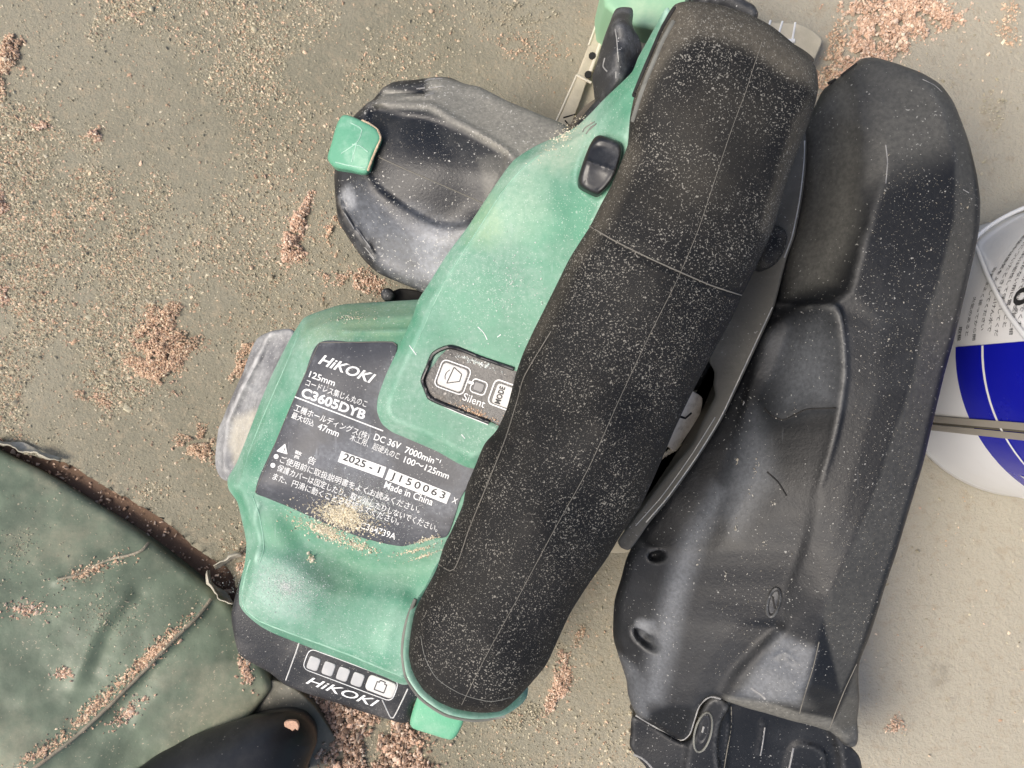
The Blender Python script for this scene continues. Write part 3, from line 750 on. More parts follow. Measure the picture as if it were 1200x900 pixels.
T.text('100～125mm', (472.5, 541.5), (525, 561.5), 7.2, bold=.014)
tri = [(334, 520.5), (324.5, 528.5), (336.5, 532)]
T.text('警', (343.5, 535), (351.5, 538), 8.4, bold=.004, capu=.85); T.text('告', (360, 541.5), (368.5, 545), 8.4, bold=.004, capu=.85)
for cx, cy in ((323.6, 535), (319.8, 545.3)):
    T.poly([(cx+2.9*math.cos(t*math.pi/6), cy+2.9*math.sin(t*math.pi/6)) for t in range(12)])
T.text('ご使用前に取扱説明書をよくお読みください。', (327.5, 541), (491, 601), 7.8, bold=.002, capu=.85)
T.text('保護カバーは固定したり、取り外したりしないでください。', (324, 551), (512, 623), 7.8, bold=.002, capu=.85)
T.text('また、円滑に動くことを確認してください。', (319, 561), (467, 615), 7.8, bold=.002, capu=.85)
T.text('Made in China', (449.5, 571.5), (506, 592.5), 8.2, bold=.012)
T.text('C364739A', (421.5, 618.5), (462.5, 632.5), 7.4, bold=.004)
T.text('X', (529, 588.5), (534.5, 591), 7)
T.line((398, 534.8), (450.5, 553.8), 13.4)
T.line((453.6, 555.5), (525.6, 584.2), 13.6)
T.path(tri+[], .8, True); T.poly(tri)
T.build('lettering', s_pl, .18, M['print'], plate)
T = Print()
T.text('2025 - 1', (401, 538.5), (443.5, 554.8), 8.2, bold=.012)
T.build('black_lettering', s_pl, .34, M['ink'], plate); T = Print()
T.text('J150063', (457, 560.5), (520, 585), 8.2, bold=.008, spacing=1.35)
T.text('!', (331.4, 529.7), (332.4, 530.1), 5, bold=.02)
T.build('black_lettering', s_pl, .34, M['ink'], plate)

# upper green arm (flat panel between motor and handle)
AR = [(445, 470, 128), (500, 400, 133), (553, 545, 132), (490, 350, 130), (600, 480, 138), (530, 300, 138), (600, 350, 145), (600, 200, 145), (650, 260, 154), (667, 152, 150), (700, 200, 163), (740, 90, 174), (740, 150, 172), (780, 20, 180), (640, 380, 150), (620, 300, 147), (560, 400, 137)]
s_ar = Surf(AR, smooth=3)
ar_px = [(783, 9), (768, 31), (757, 51), (748, 67), (740, 85), (707, 117), (690, 135), (677, 147), (665, 154), (630, 170), (603, 187), (590, 203), (567, 237), (547, 267), (524, 298), (504, 330), (490, 352), (483, 372), (473, 394), (464, 414), (452, 440), (443, 466), (442, 482), (448, 497), (460, 506.5), (473, 512), (510, 528), (556, 549), (600, 520), (640, 430), (690, 320), (740, 200), (790, 60)]
s_ar.chamfer = True
s_ar.outline(ar_px, 6.0, 6.2, 1.3)
s_ar.bump(600, 290, 9, 22, 60, -1.3); s_ar.bump(650, 210, 10, 14, 40, 1.2)
s_ar.ridge([(700, 215), (715, 175), (735, 140)], 3.5, 1.4)
s_ar.plateau([(505, 432), (529, 408), (602, 434), (640, 450), (640, 520), (572, 494), (504, 466), (496, 446)], 1.2, -1.3)
s_ar.plateau([(678, 212), (690, 168), (704, 158), (733, 168), (722, 210), (702, 232)], 2, -1.6)
arm = slab('upper_housing', saw, M['green'], s_ar, ar_px, R=6.0, Hc=6.2, zlow=100, grid=1.1, inset_low=6)
for a in ([(683, 155), (686, 150), (697, 143)], [(687, 157), (693, 149), (697, 147)], [(691, 152), (699, 145)]):
    seam('black_scuff', s_ar, a, .35, M['gasket'], arm, step=2, off=-.1)
for a in ([(560, 383), (567, 390), (571, 398)], [(480, 405), (488, 416)], [(583, 395), (587, 392)], [(541, 509), (545, 514)]):
    seam('pale_scratch', s_ar, a, .2, M['print'], arm, step=3)
seam('bevel_edge', s_ar, [(632, 182), (612, 198), (588, 226), (565, 262), (542, 298), (522, 330), (507, 360), (493, 392), (482, 415)], .25, M['pale_edge'], arm, off=-.12)
# control panel
s_cp = Surf([(x, y, z-.55) for x, y, z in AR], smooth=3)
s_cp.outline([(527, 407), (602, 433), (650, 450), (640, 520), (573, 494), (503, 466), (495, 446), (507, 415)], .5, .5, 1)
panel = slab('control_panel', saw, mat('panel_black', (.035, .033, .032), .4, (.28, .25, .21), .7, 70, (.6, .56, .5), .6, 800, .25, bump=.5, bump_scale=500, seed=.2), s_cp,
             [(527, 407.5), (602, 433), (650, 450), (640, 520), (573, 493.5), (503.5, 466), (495, 446), (508, 415)], R=.6, Hc=.5, zlow=120, grid=1.5)
seam('panel_rim', s_ar, [(602, 432.5), (564, 419), (528, 406.5), (508, 414.5), (501, 430), (495, 445.5), (499, 456), (503.5, 466.5), (538, 481), (573, 494.5)], .8, M['gloss'], panel, off=.9, step=2)
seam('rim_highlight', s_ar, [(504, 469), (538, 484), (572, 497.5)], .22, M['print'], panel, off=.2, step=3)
p = Print()
p.path(rrect(530.5, 442, 36, 33, 20, 6), 1.3, True)
p.line((549, 447.5), (555, 449.5), 3.2)
p.path(rrect(561, 453.5, 18, 16, 20, 4), 1.3, True)
p.text('Silent', (541.5, 468.5), (567, 478), 9, bold=.004)
p.path(rrect(590, 463, 30, 30, 20, 6), 1.6, True)
p.build('lettering', s_cp, .25, M['print'], panel)
so1 = Surf([(x, y, z-.1) for x, y, z in AR], smooth=3)
k1 = slab('silent_key', panel, M['key'], so1, rrect(530.5, 442, 31, 28, 20, 5), R=.6, Hc=.4, zlow=125, grid=1.2, edge_step=.8)
p = Print(); p.path([(532, 430.5), (541, 438.5), (538.5, 447), (534.5, 447.5), (523.5, 449)], 1.1, True)
p.path([(527, 433.5), (523.2, 436.5), (521.4, 440.5), (521.6, 444.5)], .9)
p.build('speaker_symbol', so1, .12, M['ink'], k1)
k2 = slab('mode_key', panel, M['key'], so1 if False else Surf([(x, y, z-.1) for x, y, z in AR], smooth=3), rrect(591, 464, 24, 25, 20, 4), R=.6, Hc=.4, zlow=125, grid=1.2, edge_step=.8)
p = Print(); p.text('MODE', (585.5, 474), (592, 454), 6.5, bold=.02)
p.build('lettering', so1, .3, M['ink'], k2)
slab('indicator_lens', panel, mat('lens_dark', (.10, .10, .105), .4, (.25, .24, .23), .5, 120), Surf([(x, y, z-.35) for x, y, z in AR], smooth=3), rrect(561, 453.5, 13, 11.5, 20, 3), R=.4, Hc=.3, zlow=125, grid=1.2, edge_step=.8)

# lock-off button
s_bt = Surf([(703, 160, 168), (728, 170, 172), (678, 210, 166), (700, 230, 168), (703, 195, 172)])
s_bt.outline([(703, 158.5), (714, 162), (727, 168), (729, 176), (722, 203), (714, 216), (701, 229), (692, 226), (679, 218), (678, 208), (683, 190), (691, 170), (697, 161)], 2.6, 2.6, .8)
s_bt.plateau([(700, 168), (722, 176), (714, 208), (700, 222), (685, 214), (690, 188)], 2.2, -1.4); s_bt.ridge([(688, 189), (718, 200)], .7, .8)
slab('lock_button', saw, M['gloss'], s_bt, [(703, 158.5), (714, 162), (727, 168), (729, 176), (722, 203), (714, 216), (701, 229), (692, 226), (679, 218), (678, 208), (683, 190), (691, 170), (697, 161)], R=2.6, Hc=2.6, zlow=150, grid=.9, edge_step=.8)

# green rim below the grip's rear end, with its grey gasket, and the green foot
s_rm = Surf([(520, 760, 184), (600, 830, 184), (500, 700, 176), (560, 800, 186)])
rim_px = [(520, 655), (497, 690), (482, 712), (475, 740), (472.5, 767), (477, 793), (494, 817), (523, 836), (557, 842.5), (593, 837), (618, 815), (610, 770), (560, 700)]
rim = slab('grip_rim', saw, M['green'], s_rm, rim_px, R=2, Hc=2, zlow=150, grid=2.2, inset_low=8)
s_gk = Surf([(520, 760, 180)])
gp = [(487, 702), (478, 725), (473, 748), (472, 768), (476.5, 794), (493, 818), (522, 837.5), (557, 844), (592, 838.5)]
tube('gasket', s_gk.drape(catmull(np.array(gp, float), 4, False)), .0007, M['gasket'], rim)
s_ft = Surf([(487, 825, 92), (540, 850, 94), (520, 800, 104), (530, 862, 92), (485, 850, 91)])
slab('rear_foot', saw, mat('foot_green', (.12, .38, .22), .5, (.34, .52, .38), .7, 30, (.5, .6, .5), .4, bump=.3, scratch=.4), s_ft, [(487, 822), (482, 838), (480.5, 848), (484, 853), (505, 860), (528, 866.5), (535, 862), (543, 846), (552, 800), (500, 790)], R=2.2, Hc=2.2, zlow=30, grid=1.6, inset_low=4)
s_col = Surf([(560, 700, 172)])
slab('grip_post', saw, M['case'], s_col, [(520, 680), (560, 640), (610, 700), (600, 780), (560, 810), (510, 780), (500, 730)], R=2, Hc=2, zlow=60, grid=6, inset_low=2)
s_col2 = Surf([(840, 120, 176)])
slab('grip_post', saw, M['case'], s_col2, [(780, 60), (860, 50), (905, 110), (880, 220), (800, 240), (750, 200)], R=2, Hc=2, zlow=60, grid=6, inset_low=2)

# grip: one long rubber-covered body
s_h = Surf([(850, 60, 214), (800, 100, 214), (900, 100, 210), (830, 220, 212), (880, 230, 206), (760, 200, 208), (770, 330, 211), (840, 340, 204), (700, 330, 205), (700, 500, 215), (760, 470, 208), (640, 480, 205), (620, 620, 216), (700, 600, 208), (560, 640, 206), (570, 760, 211), (540, 800, 205), (620, 740, 208), (510, 720, 203)], smooth=4)
h_px = [(790, 7), (775, 31), (760, 64), (748, 93), (740, 130), (737, 165), (728, 190), (716, 218), (704, 240), (692, 264), (668, 302), (652, 334), (638, 362), (625, 388), (613, 414), (604, 440), (594, 478), (582, 504), (568, 520), (556, 548), (546, 572), (542, 592), (530, 620), (520, 640), (511, 668), (498, 692), (487, 714), (481.5, 740), (479, 766), (483, 788), (494, 807), (513, 821), (535, 829), (562, 833), (588, 831), (604, 819), (621, 801), (641, 776), (668, 718), (690, 683), (712, 652), (728, 625), (750, 593), (775, 538), (790, 503), (807, 467), (823, 436), (840, 404), (857, 373), (870, 345), (882, 320), (894, 294), (908, 261), (923, 208), (940, 163), (951, 133), (957, 107), (954, 82), (941, 66), (923, 50), (900, 32), (872, 18), (840, 8), (815, 4.5)]
s_h.outline(h_px, 11, 10, 1.4)
s_h.bump(835, 190, 12, 14, 30, 1.2); s_h.bump(790, 190, 9, 26, 70, -1.5); s_h.ridge([(690, 266), (720, 283), (760, 302), (800, 320), (835, 334), (870, 346)], 1.6, -.8)
s_h.plateau([(668, 300), (640, 360), (610, 425), (596, 478), (560, 540), (540, 590), (508, 672), (530, 668), (548, 625), (592, 515), (614, 442), (641, 396), (672, 318)], 1.4, -1.2)
grip = slab('grip', saw, M['rubber'], s_h, h_px, R=11, Hc=10, under=(12, 26), grid=1.4, edge_step=1.4,
    dust=[([(770, 35), (790, 5), (815, 2), (872, 15), (925, 48), (958, 84), (957, 112), (925, 90), (870, 55), (820, 42), (790, 60), (765, 95), (748, 130), (742, 120)], 5, .55), ([(737, 165), (690, 268), (650, 340), (615, 410), (638, 392), (670, 318), (715, 262), (752, 180)], 5, .3), ([(930, 140), (952, 110), (948, 150), (920, 225), (900, 280), (890, 270)], 3, .35), ([(780, 130), (850, 90), (900, 140), (860, 240), (790, 230)], 12, .10)])
seam('parting_line', s_h, [(893, 50), (884, 76), (873, 110), (858, 150), (838, 210), (818, 270), (795, 325), (760, 395), (725, 470), (690, 548), (650, 620), (610, 695), (570, 768), (541, 826)], .11, M['dust_line'], grip, off=.0)
seam('joint_line', s_h, [(691, 265), (720, 282), (760, 302), (800, 320), (835, 335), (869, 346)], .24, M['dust_line'], grip, off=.3)
seam('strip_line', s_h, [(646, 388), (641, 396), (614, 442), (606, 470), (592, 515), (570, 570), (549, 622), (538, 655), (532, 667), (527, 669), (514, 661)], .18, M['dust_line'], grip, off=.35)
s_gl = Surf([(760, 60, 203)])
seam('groove', s_h, [(791, 9), (777, 32), (763, 64), (751, 92), (743, 112)], .75, M['dark_line'], grip, off=.1)
seam('dust_ridge', s_h, [(790, 25), (777, 48), (766, 74), (756, 98), (748, 122), (742, 142)], .9, M['gasket'], grip, off=-.3)
seam('wear_ring', s_h, [(493, 745), (498, 770), (512, 795), (540, 813), (575, 822), (603, 816)], .12, M['gasket'], grip, off=.0)

# blade guard rim
s_gd = Surf([(900, 300, 126), (780, 560, 118), (940, 180, 128)])
gd_out = [(943, 150), (945, 187), (940, 233), (931, 277), (922, 302), (907, 360), (887, 405), (867, 448), (847, 490), (820, 534), (785, 584), (760, 614), (738, 644)]
gd_in = [(728, 642), (724, 634), (740, 612), (767, 575), (793, 541), (812, 518), (822, 496), (832, 476), (838, 463), (836, 450), (837, 436), (830, 420), (845, 380), (866, 340), (880, 300), (900, 250), (920, 190), (930, 150)]
guard = slab('blade_guard', saw, M['guard'], s_gd, gd_out+gd_in, R=1.2, Hc=1.0, zlow=104, grid=2, inset_low=5.5)
seam('guard_edge', s_gd, [(943, 165), (942, 190), (937, 233), (928, 277), (919, 302)], .32, M['guard_edge'], guard, off=.1)
seam('guard_edge', s_gd, [(905, 360), (884, 405), (864, 448), (844, 490), (817, 534), (782, 583), (757, 612)], .26, M['guard_edge'], guard, off=.1)
seam('guard_edge', s_gd, [(838, 489), (811, 532), (776, 581), (745, 616)], .18, M['guard_edge'], guard, off=.1)
s_kn = Surf([(905, 290, 140)])
slab('guard_knob', saw, M['rubber'], s_kn, [(884, 300), (889, 312), (899, 315), (910, 308), (919, 293), (922, 278), (917, 268), (905, 263), (890, 270)], R=4, Hc=5, zlow=112, grid=1.2)

# black dust case
LO_ = [(930, 120, 112), (930, 190, 111), (928, 230, 110), (920, 270, 109), (910, 302, 109), (895, 355, 108), (875, 400, 107), (854, 445, 106), (832, 490, 105), (807, 530, 104), (772, 580, 102), (735, 632, 98), (718, 677, 91), (710, 705, 87), (708, 745, 84), (713, 763, 83), (724, 797, 82), (726, 820, 82), (740, 850, 82), (800, 880, 84)]
A_ = [(985, 60, 132), (1000, 82, 137), (1008, 112, 143), (1012, 150, 146), (1011, 190, 147), (1007, 225, 147), (998, 267, 145.5), (983, 320, 142.5), (966, 352, 139)]
B_ = [(1022, 55, 140), (1027, 90, 147), (1033, 125, 151), (1039, 165, 154.5), (1040, 200, 156), (1033, 222, 156), (1022, 258, 155.5), (1011, 289, 155), (998, 338, 153.5)]
E_ = [(978, 356, 140), (986, 380, 141), (991, 423, 141), (989, 453, 140), (982, 484, 138.5), (976, 515, 137), (965, 556, 135), (955, 600, 132), (948, 630, 130), (935, 670, 127), (921, 703, 124), (913, 724, 120.5)]
C_ = [(1045, 55, 143), (1065, 92, 150), (1092, 107, 152.5), (1105, 130, 154.5), (1112, 155, 155.5), (1119, 185, 156.5), (1120, 225, 157), (1118, 258, 157), (1109, 293, 157), (1100, 329, 157), (1087, 364, 156.5), (1078, 400, 156.5), (1071, 440, 156), (1060, 475, 155.5), (1047, 507, 154.5), (1033, 555, 153), (1010, 613, 150.5), (987, 667, 147.5), (967, 707, 143.5), (958, 745, 137)]
D_ = [(1080, 75, 146), (1118, 118, 149), (1134, 165, 150), (1142, 205, 151), (1144, 235, 151.5), (1142, 268, 151.5), (1136, 300, 151.5), (1129, 330, 151.5), (1116, 385, 151), (1101, 440, 150.5), (1089, 490, 150), (1076, 545, 148.5), (1061, 595, 147), (1046, 645, 144), (1031, 690, 141), (1013, 745, 134), (1001, 779, 128), (986, 812, 124), (970, 850, 113), (965, 872, 104)]
O_ = [(x+26, y-3, z-7) for x, y, z in D_[1:15]]+[(1032, 780, 116), (1032, 830, 106), (1030, 890, 98), (990, 895, 98)]
B_ = [(x, y, z-4) for x, y, z in B_]; C_ = [(x, y, z-4) for x, y, z in C_]; D_ = [(x, y, z-3) for x, y, z in D_]
E_ = [(980, 356, 147), (988, 385, 148), (993, 423, 148.5), (991, 453, 148), (985, 484, 147), (979, 515, 146), (967, 556, 144.5), (957, 600, 142), (949, 635, 139.5), (936, 672, 135.5), (922, 705, 130), (913, 726, 126)]
E2_ = [(966, 360, 142.5), (980, 386, 144), (985, 423, 144.5), (983, 453, 144), (977, 484, 143), (970, 515, 142), (958, 556, 140.5), (948, 600, 138), (941, 634, 135.5), (928, 668, 131.5), (914, 700, 126.5)]
BT_ = [(899, 376, 118), (934, 352, 128), (962, 347, 137)]; BB_ = [(902, 384, 122), (936, 362, 133), (958, 358, 140)]
BM_ = [(905, 430, 127), (915, 480, 130), (905, 540, 128), (900, 600, 127.5), (893, 650, 124)]
LO_ = [(x, y, z+7*min(1, max(0, (700-y)/120))) for x, y, z in LO_]
G_ = [(866, 500, 119), (842, 560, 118.5), (814, 612, 116.5), (794, 650, 114), (783, 690, 108), (770, 740, 102), (754, 790, 94), (748, 840, 88)]
V_ = [(909, 735, 123), (883, 757, 118.5), (854, 789, 111.5), (840, 816, 107), (834, 840, 103)]
U_ = [(922, 738, 128), (897, 761, 122.5), (868, 793, 116.5), (854, 819, 111.5), (849, 845, 104)]
W_ = [(957, 752, 132), (946, 800, 128), (938, 832, 119.5), (930, 862, 106)]
X_ = [(905, 822, 118), (897, 852, 105)]
F1 = [(870, 590, 122.5), (850, 650, 119), (830, 710, 113.5), (812, 770, 107.5), (800, 830, 98)]
def at_y(L, ys):
    p = np.array(sorted(L, key=lambda t: t[1]), float)
    return [(float(np.interp(y, p[:, 1], p[:, 0])), float(y), float(np.interp(y, p[:, 1], p[:, 2]))) for y in ys]
YS = np.arange(385, 712, 20.0)
YE = np.arange(360, 722, 20.0)
g_, e2_ = at_y(G_+[(905, 440, 119), (925, 385, 121)], YS), at_y(E2_, YS)
YV = np.array([730, 750, 770, 790, 810, 828.0]); gv, vv = at_y(G_, YV), at_y(V_, YV)
def between(A, B, t, k=1.0): return [tuple(np.array(a)*(1-t)+np.array(b)*t+np.array([0, 0, k*4*t*(1-t)*2.0])) for a, b in zip(A, B)]
M1_ = between(g_, e2_, .33)+between(gv, vv, .33); M2_ = between(g_, e2_, .67)+between(gv, vv, .67)
G_ = g_+gv+[(748, 842, 88)]; E2_ = [(966, 360, 142.5)]+e2_
e_, c_ = at_y(E_, YE), at_y(C_, YE)
N_ = [(1078, 205, 152.4), (1066, 258, 152.3), (1053, 310, 151.6), (1043, 340, 151.2)]+between(e_, c_, .5, .3)[1:]
E2_ = [(x, y, z+1.6) for x, y, z in E2_]
E_ = [(980, 352, 148)]+e_+[(913, 726, 126)]; C_ = [q for q in C_ if q[1] < 350]+c_+[(958, 745, 133)]; D_ = [q for q in D_ if q[1] < 350]+at_y(D_, YE)+[q for q in D_ if q[1] > 725]
s_ca = Facets([M1_, M2_, N_, LO_, A_, B_, E_, E2_, C_, D_, O_, G_, V_, U_, W_, X_], .9)
ca_px = [(952, 130), (965, 105), (980, 93), (1000, 76), (1008, 69.5), (1022, 68), (1042, 73), (1075, 85), (1100, 100), (1118, 126), (1133, 165), (1143, 205), (1147, 235), (1146, 268), (1140, 300), (1133, 330), (1120, 385), (1105, 440), (1093, 490), (1080, 545), (1065, 595), (1050, 645), (1035, 690), (1020, 738), (1006, 776), (1006, 820), (1005, 862), (1001, 874), (990, 873), (973, 857), (940, 847), (900, 836), (853, 822), (837, 815), (825, 819), (817, 834), (811, 856), (800, 867), (770, 852), (745, 836), (736, 814), (734, 797), (723, 763), (718.5, 745), (720, 705), (728, 677), (734, 655), (745, 632), (780, 580), (815, 530), (840, 490), (862, 445), (883, 400), (903, 355), (918, 300), (927, 270), (934, 230), (936, 190), (942, 150)]
s_ca.outline(ca_px, 3.2, 3.5, 1.5)
s_ca.faded([(897, 388), (920, 368), (940, 359), (964, 355), (982, 362), (988, 390), (991, 440), (980, 510), (955, 590), (930, 660), (880, 660), (850, 600), (865, 500)], 2.6, 3.4, (945, 380), (900, 620))
s_ca.ridge([(900, 480), (905, 487), (918, 492), (932, 486), (945, 480), (975, 479)], .7, -.5)
s_ca.ridge([(910, 770), (920, 765), (932, 776)], .8, -.9)
s_ca.bump(770, 652, 3.0, 2.2, 25, -5.0, 6); s_ca.bump(766, 644, 4, 1.6, -20, 1.2)
s_ca.bump(758, 750, 6.0, 2.8, -40, -7.0, 6); s_ca.bump(748, 738, 6.5, 5, -20, 1.6)
s_ca.grain(.05, .22, 41)
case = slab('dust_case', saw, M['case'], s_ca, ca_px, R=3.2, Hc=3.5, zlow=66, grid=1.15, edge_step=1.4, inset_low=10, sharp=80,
    dust=[([(838, 570), (856, 575), (820, 640), (803, 700), (790, 760), (775, 822), (752, 825), (766, 745), (782, 685), (798, 635)], 9, .5, 'scuff_sheen'), ([(913, 742), (955, 762), (935, 825), (865, 815)], 6, .5, 'scuff_sheen'),  # sky sheen painted along the flank ridge and end block
          ([(900, 400), (960, 372), (985, 400), (978, 470), (915, 480)], 16, .34, 'scuff_sheen'), ([(885, 480), (905, 560), (862, 625), (845, 600), (868, 520)], 12, .36, 'scuff_sheen'), ([(725, 765), (760, 795), (758, 842), (740, 832)], 5, .35, 'scuff_sheen'), ([(745, 728), (768, 726), (772, 738), (752, 750)], 3, .5, 'scuff_sheen'),  # painted sheen on bulge and flank, lit inside of the scoop
          ([(x, y) for x, y, z in C_[2:-1]]+[(x-1, y) for x, y, z in D_[::-1]][2:-1], 2, .36),  # lighter olive tone along the outer bevel
          ([(1000, 70), (1040, 68), (1100, 95), (1135, 165), (1115, 175), (1060, 195), (1020, 215), (1012, 150)], 20, .5), ([(935, 150), (985, 90), (1005, 110), (1010, 180), (1000, 270), (975, 330), (925, 345), (920, 290)], 8, .55),  # grey skylight painted on the cap and the upper flank
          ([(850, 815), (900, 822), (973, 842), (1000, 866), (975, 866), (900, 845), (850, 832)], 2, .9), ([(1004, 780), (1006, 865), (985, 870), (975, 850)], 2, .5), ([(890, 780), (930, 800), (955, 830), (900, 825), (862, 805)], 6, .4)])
seam('parting_line', s_ca, [(960, 752), (953, 782), (945, 808), (937, 836)], .22, M['dust_line'], case)
seam('corner_edge', s_ca, [(1004, 778), (990, 808), (978, 838), (973, 852)], .25, M['dust_line'], case)
for l, r in (([(896, 478), (903, 486), (918, 492), (932, 486), (945, 480), (980, 478)], .35), ([(899, 553), (912, 565), (922, 581)], .35), ([(1004, 75), (992, 84), (986, 89)], .6), ([(970, 98), (980, 93)], .6)):
    seam('crack', s_ca, l, r, M['dark_line'], case, step=3)
for l, r in (([(880, 806), (892, 814), (897, 819)], .9), ([(1128, 222), (1135, 226)], .4), ([(1038, 170), (1040, 190), (1038, 215)], .35), ([(1081, 93), (1095, 100), (1104, 108)], .25), ([(871, 475), (872, 470)], .5)):
    seam('scuff_sheen', s_ca, l, r*.7, M['cover'], case, off=-r*.35, step=2)  # the line down the upper crease is a painted highlight
# screw on the case flank
def ring_px(cx, cy, rx, ry, ang, k=18):
    a = math.radians(ang)
    return [(cx+rx*math.cos(t)*math.cos(a)-ry*math.sin(t)*math.sin(a), cy+rx*math.cos(t)*math.sin(a)+ry*math.sin(t)*math.cos(a)) for t in np.linspace(0, 2*math.pi, k, endpoint=False)]
sb = seam('screw_boss', s_ca, ring_px(906.5, 706, 7, 17, 14), .75, M['case'], case, off=.3, step=3, closed=True)
def cap(name, surf, px, off, m_, parent, dome=.4):
    V = surf.drape(px, off); c = V.mean(0)+np.array([0, 0, dome/1000]); n = len(V); mid = (V+c)/2+np.array([0, 0, dome*.25/1000])
    VV = list(V)+list(mid)+[c]; F = []
    for i in range(n):
        j = (i+1) % n; F += [(j, i, n+i, n+j), (n+j, n+i, 2*n)]
    F = [f[::-1] if np.cross(VV[f[1]]-VV[f[0]], VV[f[2]]-VV[f[0]])[2] < 0 else f for f in F]
    return link_mesh(name, VV, F, m_, parent, True, 60)
sh = cap('screw', s_ca, ring_px(907, 706, 4.8, 13, 14), .15, M['lever'], case)
seam('screw_slot', s_ca, [(905.5, 699), (908, 713)], .4, M['dark_line'], sh, off=.45)
# hose port under the lip of the case
s_hp = Surf([(760, 860, 84), (800, 890, 86), (860, 850, 96), (900, 870, 92), (980, 880, 92), (740, 900, 80), (900, 950, 80), (1000, 900, 88)], smooth=2)
hp_px = [(743, 839), (770, 853), (800, 869), (813, 857), (818, 834), (827, 818), (838, 812), (860, 818), (900, 830), (973, 850), (990, 868), (1006, 885), (1010, 900), (1015, 960), (760, 960), (757, 900), (747, 888), (738, 874), (739, 858)]
s_hp.outline(hp_px, 2, 2, 1.3)
s_hp.plateau([(818, 834), (826, 820), (838, 816), (852, 824), (857, 850), (853, 890), (848, 925), (805, 920), (805, 870)], 1.6, 2.0)
s_hp.ridge([(896, 848), (894, 868), (890, 888)], .9, 1.0); s_hp.plateau([(858, 826), (970, 856), (985, 900), (985, 940), (858, 930)], 2, -3.0)
s_hp.plateau([(928, 872), (966, 880), (960, 940), (922, 940)], 1.2, 1.4)
hose = slab('hose_port', saw, M['case'], s_hp, hp_px, R=2, Hc=2, zlow=40, grid=1.5, inset_low=10)
seam('port_edge', s_hp, [(857, 828), (857, 850), (852, 880), (848, 905)], .25, M['dust_line'], hose)
seam('port_rib', s_hp, [(896, 852), (894, 868), (891, 885)], .5, M['cover'], hose, off=-.1)
seam('port_rib', s_hp, [(930, 876), (926, 895), (922, 915)], .5, M['cover'], hose, off=-.1)
seam('port_edge', s_hp, [(743, 884), (752, 888), (760, 895), (768, 905)], .6, M['cover'], hose, off=-.2)
seam('lip_edge', s_ca, [(745, 838), (770, 853), (798, 867), (808, 860), (813, 845), (820, 826), (832, 816.5), (845, 819)], .5, M['cover'], case, off=-.4, step=3)
seam('screw_boss', s_hp, ring_px(824, 858, 9.5, 24, 14), .5, M['gasket'], hose, off=.1, step=3, closed=True)
sc2 = cap('screw', s_hp, ring_px(824.5, 855, 6, 17, 14), .25, M['gloss'], hose, dome=-.8)
seam('screw_pin', s_hp, [(823, 858), (825, 851)], .5, M['cover'], sc2, off=.0)
# hidden lower walls that carry the case
s_sk = Surf([(980, 400, 70)])
slab('case_wall', saw, M['case'], s_sk, [(945, 170), (1040, 150), (1085, 230), (1050, 420), (1000, 600), (960, 720), (920, 760), (860, 720), (850, 640), (890, 520), (930, 380)], R=1, Hc=1, zlow=6, grid=9, inset_low=2)
s_ng = Surf([(700, 450, 90)])

# ------------------------------------------------------------------ paint can
CX, CY = P(1199, 419, 0)[:2]; CR, CHT = .0748, .19
can = thing('paint_can', 'white and blue tin paint can with a wire handle standing right of the saw', 'paint can', (0, 0, 0))
m_white = mat('can_white', (.86, .86, .86), .28, (.72, .70, .67), .25, 20, spec=.5, coat=.3)
m_blue = mat('can_blue', (.006, .009, .36), .25, (.02, .02, .4), .2, 20, coat=.3)
m_tin = mat('bare_tin', (.42, .38, .32), .45, (.5, .46, .4), .4, 60, metal=.35)
def cyl_pt(px, py, r):
    """where the line of sight through (px,py) first meets the can's upright cylinder of radius r"""
    d = np.array([(px-600)/FPX, (450-py)/FPX, -1.0]); o = np.array([0, 0, CAM_H])
    a = d[0]**2+d[1]**2; bq = 2*(d[0]*(o[0]-CX)+d[1]*(o[1]-CY)); cc = (o[0]-CX)**2+(o[1]-CY)**2-r*r
    D = bq*bq-4*a*cc
    if D < 0: t = -bq/(2*a)
    else: t = (-bq-math.sqrt(D))/(2*a)
    q = o+t*d
    return math.atan2(q[1]-CY, q[0]-CX), q[2]
def cw(th, z, r): return np.array([CX+r*math.cos(th), CY+r*math.sin(th), z])
def lathe(name, prof, m_, parent, n=96):
    V = []; F = []
    for r, z in prof:
        for k in range(n): V.append(cw(2*math.pi*k/n, z, r))
    for i in range(len(prof)-1):
        for k in range(n):
            l = (k+1) % n; F.append((i*n+k, i*n+l, (i+1)*n+l, (i+1)*n+k))
    return link_mesh(name, V, F, m_, parent, True, 50)
z0 = .0022
body = lathe('can_body', [(.001, z0+.002), (CR-.003, z0+.002), (CR, z0+.004), (CR, CHT), (CR-.004, CHT+.002)], m_white, can)
lathe('base_rim', [(CR-.002, z0), (CR+.0004, z0), (CR+.0008, z0+.0008), (CR+.0008, z0+.0020), (CR+.0002, z0+.0028), (CR-.001, z0+.004)], mat('rim_tin', (.62, .60, .56), .35, metal=.5), can)
lathe('lid', [(CR-.004, CHT), (CR+.002, CHT), (CR+.003, CHT+.002), (CR+.001, CHT+.004), (CR-.006, CHT+.004), (CR-.01, CHT-.002), (.001, CHT-.002)], m_tin, can)
def patch(name, th0, th1, zz0, zz1, r, m_, parent, n=40):
    V = []; F = []
    for k in range(n+1):
        t = th0+(th1-th0)*k/n
        V += [cw(t, zz0, r), cw(t, zz1, r)]
    F = [(2*k, 2*k+2, 2*k+3, 2*k+1) for k in range(n)]
    return link_mesh(name, V, F, m_, parent, True)
